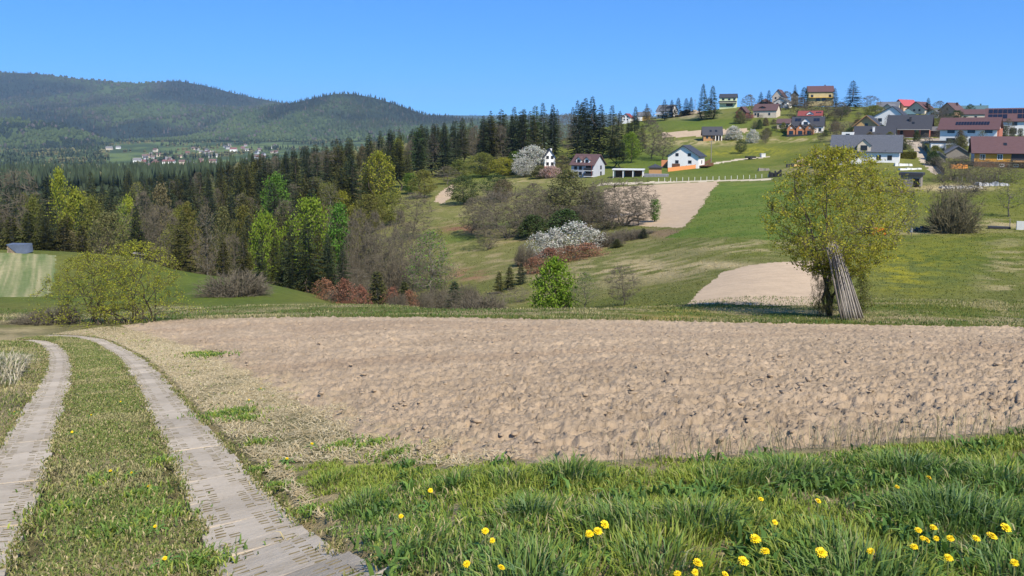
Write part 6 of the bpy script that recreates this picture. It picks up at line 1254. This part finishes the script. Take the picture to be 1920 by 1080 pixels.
# ------------------------------------------------------------------ dandelions
def dandelions():
    g = np.random.default_rng(77); heads = []; yel = mat('dandelion_yellow', (.80, .56, .008), .6, .12, 40); grn = mat('dandelion_green', (.10, .19, .035), .7, .15, 10)
    for v in range(3):
        V = []; Q = []
        for layer, (n, r, z, up) in enumerate([(22, .022, .0, .12), (18, .017, .003, .5), (12, .010, .006, 1.0), (8, .005, .008, 1.6)]):
            for k in range(n):
                a = 6.283 * k / n + g.normal(0, .1); d = np.array([math.cos(a), math.sin(a), 0]); s = np.array([-d[1], d[0], 0]); L = r * g.uniform(.85, 1.12); w = .0028
                b = d * .002 + (0, 0, z); m = d * L * .6 + (0, 0, z + L * .5 * up * .5 + .001); t = d * L + (0, 0, z + L * up * .6)
                i = len(V); V += [b - s * w * .4, b + s * w * .4, m + s * w, m - s * w, t + s * w * .8, t - s * w * .8]; Q += [(i, i + 1, i + 2, i + 3), (i + 3, i + 2, i + 4, i + 5)]
        m = MB(); m.v = [tuple(x) for x in V]; m.f = Q; m.m = [0] * len(Q); m.cyl((0, 0, -.014), (0, 0, .0), .004, .010, 7, 1); heads.append(m.mesh('flower_head', [yel, grn]))
    lm = MB()
    for k in range(7):
        a = k * .9 + .2; d = np.array([math.cos(a), math.sin(a), 0]); s = np.array([-d[1], d[0], 0]); L = .10 * (.7 + .5 * ((k * 37) % 10) / 10); p = []
        for t, w, z in ((.05, .004, .005), (.35, .011, .03), (.5, .006, .035), (.75, .014, .03), (1, .001, .012)): p += [d * L * t + s * w + (0, 0, z), d * L * t - s * w + (0, 0, z)]
        lm.poly(p, [(2 * j + 1, 2 * j, 2 * j + 2, 2 * j + 3) for j in range(4)])
    leaf = lm.mesh('leaf_rosette', grn); stem = MB().cyl((0, 0, 0), (0, 0, 1), .003, .0022, 6).mesh('stem', mat('dandelion_stem', (.22, .24, .08), .6, .1, 10))
    L = [(807, 920, 'alone in the grass above the bare earth patch'), (752, 968, 'beside the bare earth patch'), (910, 996, 'upper of a pair in front of the ploughed field'), (923, 1014, 'lower of a pair in front of the ploughed field'), (940, 1065, 'near the lower edge below the pair'), (875, 1058, 'small, near the lower edge left of the others'),
         (1105, 1002, 'large and fully open in the middle of the bank'), (1121, 997, 'small, touching the large fully open one'), (1134, 984, 'half open, upper right of the large one'), (1308, 1056, 'open, first of three large ones near the lower edge'), (1394, 1053, 'open, second of three large ones near the lower edge'), (1435, 1034, 'open, third of three large ones near the lower edge'), (1416, 1011, 'seen edge on, above the three large ones'), (1453, 980, 'small, above the edge on flower'), (1427, 936, 'double, high on the bank in the middle'), (1534, 940, 'double, high on the bank right of the middle'),
         (1540, 1037, 'small, between the large ones and the blue green tuft'), (1633, 1034, 'small, above the blue green tuft'), (1682, 913, 'flat, left of the big tuft'), (1742, 896, 'at the top of the big tuft'), (1722, 995, 'upper left one of the cluster below the big tuft'), (1750, 990, 'topmost of the cluster below the big tuft'), (1730, 1010, 'left one of the cluster below the big tuft'), (1738, 1013, 'small second left of the cluster below the big tuft'), (1755, 1010, 'middle of the cluster below the big tuft'), (1782, 1010, 'right one of the cluster below the big tuft'), (1714, 1026, 'lowest left of the cluster below the big tuft'), (1778, 1047, 'open, just below the cluster'), (1860, 1006, 'open, right of the cluster'), (1886, 990, 'largest, near the right edge'), (1830, 1010, 'tiny bud right of the cluster'), (1902, 1056, 'seen edge on at the lower right corner'), (1270, 1077, 'cut by the lower edge, left'), (1303, 1074, 'cut by the lower edge, middle'), (1360, 1078, 'cut by the lower edge, right'),
         (207, 883, 'first in the turf between the strips, middle'), (247, 887, 'second in the turf between the strips, middle'), (279, 912, 'beside the right strip in the turf'), (291, 987, 'lower in the turf between the strips'), (309, 1047, 'lowest in the turf between the strips'), (135, 810, 'at the left strip edge'), (171, 778, 'far up in the turf between the strips'), (226, 753, 'farthest in the turf between the strips'), (467, 750, 'in the straw right of the track'), (389, 662, 'in a green patch at the ploughed field corner'), (489, 728, 'in the straw near the ploughed field edge'), (27, 772, 'on the left verge'), (585, 832, 'at the straw end near the tall grass'), (538, 860, 'at the tip of the tall grass')]
    for i, (px, py, s) in enumerate(L):
        turf = px < 600; h = (.045 if turf else .10) * rnd.uniform(.85, 1.3); P = G(px, py, dz=h, ymax=40); sc = rnd.uniform(.66, .88) * (1.15 if any(q in s for q in ('large', 'largest', 'open,')) else .8)
        if turf: sc *= 1.1
        e = empty('dandelion', P, rnd.uniform(0, 6), 'yellow dandelion ' + s, 'flower', 'dandelions in the grass')
        st = obj('stem', stem, e); st.scale = (1, 1, h); hd = obj('flower_head', heads[i % 3], e, (0, 0, h)); hd.scale = (sc, sc, sc); a = rnd.uniform(-2.5, -.6); ti = rnd.uniform(.25, .75); 
        hd.rotation_mode = 'XYZ'; hd.rotation_euler = (ti * .9, rnd.uniform(-.3, .3), 0); e.rotation_euler = (0, 0, rnd.uniform(-.8, .8))
        lf = obj('leaf_rosette', leaf, e); lf.rotation_euler = (0, 0, rnd.uniform(0, 6)); lf.scale = (1, 1, 1)
dandelions()

# ------------------------------------------------------------------ the distant village
def far_village():
    roofs = [mat('far_roof_%d' % k, c, .8, .05, .1) for k, c in enumerate([(.15, .09, .08), (.20, .19, .19), (.20, .09, .085), (.09, .09, .10), (.16, .11, .10)])]; fw = mat('far_wall', (.40, .39, .38), .9, .05, .1); walls = [fw, CRM, GWOOD, GRYW]
    kinds = []
    for k in range(10):
        w, d, h, r = 11 + 2 * (k % 3), 9, 5 + (k % 3), 4.5; m = MB(); x, y = w / 2, d / 2
        m.poly([(-x, -y, -3), (x, -y, -3), (x, y, -3), (-x, y, -3), (-x, -y, h), (x, -y, h), (x, y, h), (-x, y, h), (-x, 0, h + r), (x, 0, h + r)], [(0, 1, 5, 4), (2, 3, 7, 6), (1, 2, 6, 9, 5), (3, 0, 4, 8, 7)], 0)
        m.slab([(-x - .6, -y - .6, h - .4), (x + .6, -y - .6, h - .4), (x + .6, 0, h + r + .3), (-x - .6, 0, h + r + .3)], .3, 1); m.slab([(x + .6, y + .6, h - .4), (-x - .6, y + .6, h - .4), (-x - .6, 0, h + r + .3), (x + .6, 0, h + r + .3)], .3, 1)
        kinds.append(m.mesh('village_house', [walls[k % 4], roofs[k % 5]]))
    special = [(258, 304, 16, 'white block at the lower left of the distant village', 0), (316, 302, 12, 'bright white house beside the red roof in the distant village', 0), (317, 307, 18, 'house with a bright red roof low in the distant village', 2), (402, 295, 16, 'long bright white building in the middle of the distant village', 0), (438, 284, 14, 'red roofed house at the top right of the distant village', 2), (466, 283, 20, 'pale long building at the right end of the distant village', 0), (514, 279, 14, 'white building beyond the treetops right of the distant village', 0), (205, 281, 16, 'lone tan farm building at the left end of the valley meadow', 1), (222, 279, 12, 'white farmhouse at the left end of the valley meadow', 0)]
    for px, py, w, s, k in special:
        P = G(px, py, ymin=1400, ymax=3850); e = obj('village_house', kinds[k].copy(), None, P); e.data.materials[0] = WH if k != 1 else CRM; e.data.materials[1] = roofs[2 if k == 2 else 1]; e.scale = (w / 9, 1.2, 1.2 if w < 18 else .9); setp(e, s, 'house')
    for i in range(80):
        px = rnd.uniform(270, 520); py = 272 + 42 * rnd.random() ** .7 + (px < 330) * 8
        if py < 285 - (px - 285) * .08 or py > 314: continue
        P = G(px, py, ymin=1400, ymax=3850); e = obj('village_house', rnd.choice(kinds), None, P); e.rotation_euler = (0, 0, rnd.uniform(-.7, .7)); e.scale = [rnd.uniform(.8, 1.15)] * 3; setp(e, 'tiny house of the distant valley village', 'house', 'houses of the distant village')
far_village()

# ------------------------------------------------------------------ things on the slopes
def at(px, py, **k): return G(px, py, **k)
BLUE = mat('blue_tarp', (.11, .135, .19), .6, .2, 1); TARP = mat('white_tarp', (.62, .62, .60), .6, .1, 1); LOG = mat('log_ends', (.33, .25, .17), .9, .3, 3); BLACK = mat('black_sheet', (.02, .02, .022), .5, .2, 2); ORG = mat('orange_paint', (.66, .13, .02), .5, .1, 2); GREENP = mat('green_sheet', (.025, .11, .06), .6, .15, 2)
# blue covered log pile behind the stubble field
p = at(36, 474, ymin=80, ymax=112); e = empty('log_pile', p, -.15, 'blue tarp covered log stack behind the stubble field', 'log pile')
n = 0
for r_ in range(4):
    for c_ in range(8): MB().cyl((-1.25 + .3 * c_ + .08 * (r_ % 2), -.5, .12 + .26 * r_), (-1.25 + .3 * c_ + .08 * (r_ % 2), .6, .12 + .26 * r_), .14, .13, 7).build('log', LOG, e)
MB().poly([(.2, -.62, .0), (1.55, -.62, .0), (1.3, -.6, 1.2), (-1.4, -.58, 1.15), (-1.5, .7, 1.2), (1.4, .7, 1.22), (1.5, .7, .1), (-1.35, -.6, 1.22)], [(0, 1, 2, 3), (3, 2, 5, 4), (1, 6, 5, 2)]).build('tarp', BLUE, e)
# dark hunting shelter behind the leafing bush
p = at(262, 487, ymin=80, ymax=112); e = empty('field_shelter', p, .1, 'small dark shelter with pale sloping roof seen through the leafing bush', 'shelter')
MB().box(-.6, .6, -.4, .4, -.3, .9).build('wall', DK, e); MB().slab([(-.8, -.6, 1.0), (.8, -.6, .75), (.8, .6, .75), (-.8, .6, 1.0)], .07).build('roof', GWOOD, e)
# woodpile on the right meadow
p = at(1748, 434, ymin=90, ymax=140); e = empty('wood_pile', p, -.3, 'long low dark pile of stacked firewood on the meadow', 'wood pile')
for r_ in range(3):
    for c_ in range(15 - 3 * r_):
        x = -2.4 + .34 * c_ + .5 * r_ + rnd.uniform(-.05, .05); a = rnd.uniform(-.3, .3); z = .14 + .25 * r_ * (1 - .02 * c_)
        MB().cyl((x, -.6, z), (x + a, .6, z + rnd.uniform(-.05, .1)), .16, .13, 6).build('log', [DWOOD, DK, GWOOD][(c_ + r_) % 3 if c_ % 4 else 1], e)
MB().bar((-3.2, -.3, .1), (-3.9, 0, 1.25), .16).build('leaning_plank', GWOOD, e)
p = at(1709, 436, ymin=90, ymax=140); e = MB().cyl((0, 0, -.1), (0, 0, .62), .13, .13, 10).cyl((0, 0, .62), (0, 0, .7), .13, .06, 10).build('milk_can', TARP, None, p); setp(e, 'small white canister standing beside the firewood pile', 'canister')
a_, b_ = at(1778, 419, ymin=90), at(1815, 407, ymin=90); e = MB().cyl((0, 0, .1), tuple(b_ - a_ + (0, 0, .5)), .09, .07, 8).cyl((0, 0, .08), tuple((a_ - b_) * .03 + (0, 0, .08)), .09, .05, 8).build('felled_pole', GWOOD, None, a_); setp(e, 'long pale pole lying aslant above the firewood pile', 'pole')
p = at(1913, 431, ymin=90); e = empty('white_board', p, -.4, 'white upright box standing at the right meadow edge', 'box'); MB().box(-.5, .5, -.15, .15, 0, 1.25).build('panel', TARP, e); MB().box(-.45, -.35, .16, .5, -.1, .9).box(.35, .45, .16, .5, -.1, .9).build('support', GWOOD, e)
p = at(1873, 429, ymin=90); e = empty('trough', p, -.4, 'low dark trough on the meadow near the white box', 'trough'); MB().box(-1.4, 1.4, -.5, .5, .05, .35).build('basin', DK, e); MB().box(1.3, 1.4, -.05, .05, 0, 1.6).build('post', GWOOD, e)
# orange machine behind the crown
p = at(1640, 442, ymin=90, ymax=140); e = empty('tractor', p, math.radians(20), 'small orange tractor half hidden behind the pole tree leaves', 'tractor')
MB().box(-.2, 1.5, -.38, .38, .55, 1.1).poly([(1.5, -.36, .6), (1.5, .36, .6), (1.7, .3, .65), (1.7, -.3, .65), (1.5, -.36, 1.05), (1.5, .36, 1.05), (1.7, .3, .95), (1.7, -.3, .95)], [(4, 5, 6, 7), (0, 3, 7, 4), (3, 2, 6, 7), (2, 1, 5, 6)]).build('bonnet', ORG, e)
MB().box(-1.2, -.2, -.45, .45, .5, .85).build('chassis', BLACK, e); MB().box(-1.1, -.5, -.3, .3, .85, 1.05).box(-1.15, -1.0, -.3, .3, 1.05, 1.5).build('seat', TARP, e)
for sx, r_, w_ in ((-.9, .58, .3), (1.15, .36, .2)):
    for sy in (-1, 1):
        o = MB().cyl((sx, sy * .5, r_), (sx, sy * (.5 + w_), r_), r_, r_, 16).build('wheel', BLACK, e); MB().cyl((sx, sy * (.5 + w_) + sy * .01, r_), (sx, sy * (.51 + w_) + sy * .01, r_), r_ * .55, r_ * .5, 12).build('rim', ORG, o)
MB().box(-1.3, -.55, -.75, -.5, 1.1, 1.2).box(-1.3, -.55, .5, .75, 1.1, 1.2).build('mudguard', ORG, e); MB().box(-1.25, -1.15, -.4, .4, 1.0, 2.0).build('roll_bar', BLACK, e); MB().bar((-.3, 0, 1.0), (-.45, 0, 1.35), .06).build('steering_column', BLACK, e)
p = at(1614, 438, ymin=90, ymax=140); e = empty('implement', p, .5, 'dark wire wheeled hay rake beside the small orange tractor', 'hay rake')
for k in range(4):
    m = MB(); c = np.array([-.7 + .45 * k, -.3 + .25 * k, .6])
    for q in range(14): a = q * 6.283 / 14; m.bar(c + (.1 * math.cos(a), 0, .1 * math.sin(a)), c + (.55 * math.cos(a), 0, .55 * math.sin(a)), .03)
    m.build('rake_wheel', GWOOD, e)
MB().bar((-1.0, -.45, .6), (1.0, .7, .6), .1).bar((0, 0, .6), (.4, -1.2, .5), .09).build('frame', BLACK, e)
# green fence and dark fence along the drive
def fence(name, label, a, b, n, h, m, postm, cat='fence', gap=.03):
    a = at(*a, ymin=140, ymax=470) if len(a) == 2 else np.array(a); b = at(*b, ymin=140, ymax=470); e = empty(name, a, math.atan2(b[1] - a[1], b[0] - a[0]), label, cat); L = float(np.hypot(*(b - a)[:2]))
    for k in range(n + 1):
        x = L * k / n; w = a + (b - a) * k / n; z = float(zt(w[0], w[1])) - a[2]; MB().box(-.06, .06, -.06, .06, -.6, h + .1).build('post', postm, e, (x, 0, z))
    if m is not None:
        for k in range(n):
            w0 = a + (b - a) * k / n; w1 = a + (b - a) * (k + 1) / n; z0 = float(zt(*w0[:2])) - a[2]; z1 = float(zt(*w1[:2])) - a[2]; x0, x1 = L * k / n + .07, L * (k + 1) / n - .07
            MB().poly([(x0, -.02, z0 + .05), (x1, -.02, z1 + .05), (x1, -.02, z1 + h), (x0, -.02, z0 + h), (x0, .02, z0 + .05), (x1, .02, z1 + .05), (x1, .02, z1 + h), (x0, .02, z0 + h)], [(0, 1, 2, 3), (7, 6, 5, 4), (3, 2, 6, 7), (0, 4, 5, 1), (1, 5, 6, 2), (4, 0, 3, 7)]).build('panel', m, e)
    return e
fence('green_fence', 'solid dark green fence descending along the gravel drive', (1729, 276), (1745, 299), 8, 2.0, GREENP, GREENP)
fence('dark_fence', 'dark board fence at the lower end of the gravel drive', (1752, 306), (1770, 328), 8, 1.6, BLACK, DK)
fence('orchard_fence', 'low grey wire mesh fence below the orchard', (1795, 343), (1872, 338), 9, 1.3, None, GWOOD)
fence('field_fence', 'line of pale posts along the farm track above the tilled field', (1235, 341), (1440, 333), 18, 1.0, None, TARP)
fence('lane_fence', 'dark rail fence right of the white gabled house', (1316, 312), (1334, 303), 5, 1.1, DWOOD, DWOOD)
# hedge
p = at(1694, 297, ymin=150); e = empty('garden_hedge', p, -.45, 'clipped dark yellow green hedge below the slate roofed house', 'hedge')
g = np.random.default_rng(5); q = g.uniform((-3.4, -.6, .1), (3.4, .6, 1.9), (5000, 3)); q[:3000, 1] = np.where(g.random(3000) < .5, -.62, .62); q[3000:4000, 2] = 1.9
a = g.normal(0, 1, (5000, 3)); a /= np.linalg.norm(a, axis=1)[:, None]; b = np.cross(a, g.normal(0, 1, (5000, 3))); b /= np.linalg.norm(b, axis=1)[:, None]; s = .14
obj('foliage', fast_mesh('foliage', np.stack([q - a * s, q - b * s, q + a * s, q + b * s], 1).reshape(-1, 3), np.arange(20000).reshape(-1, 4), LM['olive'], np.repeat(g.uniform(.7, 1.2, (5000, 1)) * np.ones(3), 4, 0)), e); MB().box(-3.2, 3.2, -.5, .5, 0, 1.7).build('core', BARKD, e)
# building materials in the yards
def pile(name, label, px, py, w, h, m, n=9, cat='pile', seed=1, d=None):
    p = at(px, py, ymin=60, ymax=470); e = empty(name, p, 0, label, cat); g = random.Random(seed); k = w / n
    for i in range(n):
        x = -w / 2 + (i + .5) * k; hh = h * g.uniform(.55, 1.0); dd = (d or w * .3) * g.uniform(.7, 1)
        MB().poly([(-k * .55, -dd / 2, -.3), (k * .55, -dd / 2, -.3), (k * .55, dd / 2, -.3), (-k * .55, dd / 2, -.3), (-k * .45, -dd * .35, hh), (k * .45, -dd * .38, hh * g.uniform(.8, 1)), (k * .42, dd * .35, hh), (-k * .45, dd * .38, hh * g.uniform(.8, 1))], [(4, 5, 6, 7), (0, 1, 5, 4), (1, 2, 6, 5), (2, 3, 7, 6), (3, 0, 4, 7)]).build('block', m, e, (x, g.uniform(-.2, .2), 0)).rotation_euler = (0, 0, g.uniform(-.2, .2))
pile('paving_stack', 'white paving stacks beside the gravel drive', 1693, 311, 4.6, .8, TARP, 5, 'stack', 2)
pile('paving_stack', 'pale flat stone stacks below the gravel drive', 1706, 318, 6, .5, TARP, 6, 'stack', 3)
pile('stone_heap', 'long pale heap of rubble below the orchard fence', 1800, 353, 9, .6, mat('rubble', (.45, .42, .37), .9, .2, 3), 12, 'heap', 4)
pile('pipe_stack', 'grey white pipe stack right of the rubble heap', 1860, 348, 7, .9, mat('pale_pipes', (.46, .46, .48), .6, .15, 2), 9, 'stack', 5)
pile('orange_tarp_heap', 'orange sheets drying among the orchard trees', 1797, 316, 4.6, 1.4, mat('orange_sheet', (.68, .27, .05), .7, .2, 2), 6, 'sheets', 6)
pile('timber_stack', 'long yellow timber stack left of the slate roofed house', 1508, 311, 7, .8, YWOOD, 3, 'timber', 7, 1.2)
pile('brick_stack', 'pale brown brick stacks above the yellow timber', 1512, 304, 6.5, 1.0, mat('pale_brick', (.40, .29, .22), .9, .2, 3), 6, 'bricks', 8, 1.2)
pile('rubble_bags', 'grey and white sacks left of the slate roofed house', 1541, 297, 3.4, 1.5, mat('grey_sacks', (.36, .36, .38), .8, .3, 1.5), 4, 'sacks', 9)
pile('scrap_heap', 'dark scrap heap left of the yellow timber stack', 1483, 313, 3, 1.2, DK, 4, 'heap', 10)
pile('dark_boards', 'dark weathered boards leaning in a line beside the farm track', 1453, 332, 3.6, 2.2, BLACK, 7, 'boards', 11, .6)
pile('stump_group', 'grey timber stumps on the green lawn above the farm track', 1432, 320, 3.6, 1.2, GWOOD, 5, 'stumps', 12)
pile('earth_bank', 'pale earth bank beside the dark roofed bays', 1587, 266, 11, 1.5, mat('bare_earth', (.44, .33, .21), .95, .15, 1.5), 5, 'earth', 13, 5)
pile('earth_heap', 'pale grey earth heap right of the long white hilltop house', 1295, 214, 12, 3.0, mat('grey_earth', (.40, .33, .26), .95, .15, 1.5), 5, 'earth', 14, 5)
p = at(1408, 299, ymin=200); e = empty('cattle_trailer', p, .1, 'dark flat trailer on the dandelion slope', 'trailer'); MB().box(-2, 1.6, -.9, .9, .55, 1.2).build('bed', BLACK, e); MB().bar((1.6, 0, .6), (3.2, 0, .5), .15).build('drawbar', BLACK, e)
for sy in (-1, 1): MB().cyl((-.3, sy * .92, .42), (-.3, sy * 1.12, .42), .42, .42, 12).build('wheel', DK, e)
p = at(1430, 295, ymin=200); e = empty('white_cabin', p, .1, 'small white box cabin right of the dark trailer', 'cabin'); MB().box(-.8, .8, -.8, .8, 0, 1.35).build('wall', TARP, e); MB().box(-.9, .9, -.9, .9, 1.352, 1.45).build('roof', STEEL, e)
# utility poles
for px, top, base, s in [(1494, 193, 217, 'below the white gabled house'), (1409, 178, 199, 'beside the cream green house'), (1333, 262, 312, 'right of the white gabled house'), (1303, 186, 204, 'near the hilltop earth heap')]:
    p = at(px, base, ymin=200, ymax=480); h = unproj(px, top, p[1])[2] - p[2]; e = empty('utility_pole', p, .3, 'grey utility pole ' + s, 'pole'); MB().cyl((0, 0, -.5), (0, 0, h), .16, .11, 8).build('shaft', GWOOD, e); MB().box(-.9, .9, -.06, .06, h - .7, h - .55).build('crossarm', GWOOD, e)
# ------------------------------------------------------------------ the air of the valley
def haze():
    m, nt, N, L = nodes_of('valley_air'); o = N('ShaderNodeOutputMaterial'); v = N('ShaderNodeVolumePrincipled'); L(v.outputs[0], o.inputs['Volume'])
    v.inputs['Color'].default_value = (.50, .72, 1.0, 1); v.inputs['Density'].default_value = 4.4e-5; v.inputs['Anisotropy'].default_value = 0.0
    h = MB().box(-12500, 12500, -80, 14500, -140, 760).build('haze', m); setp(h, 'thin bluish haze over the valley and far hills', 'haze', kind='stuff')
haze()
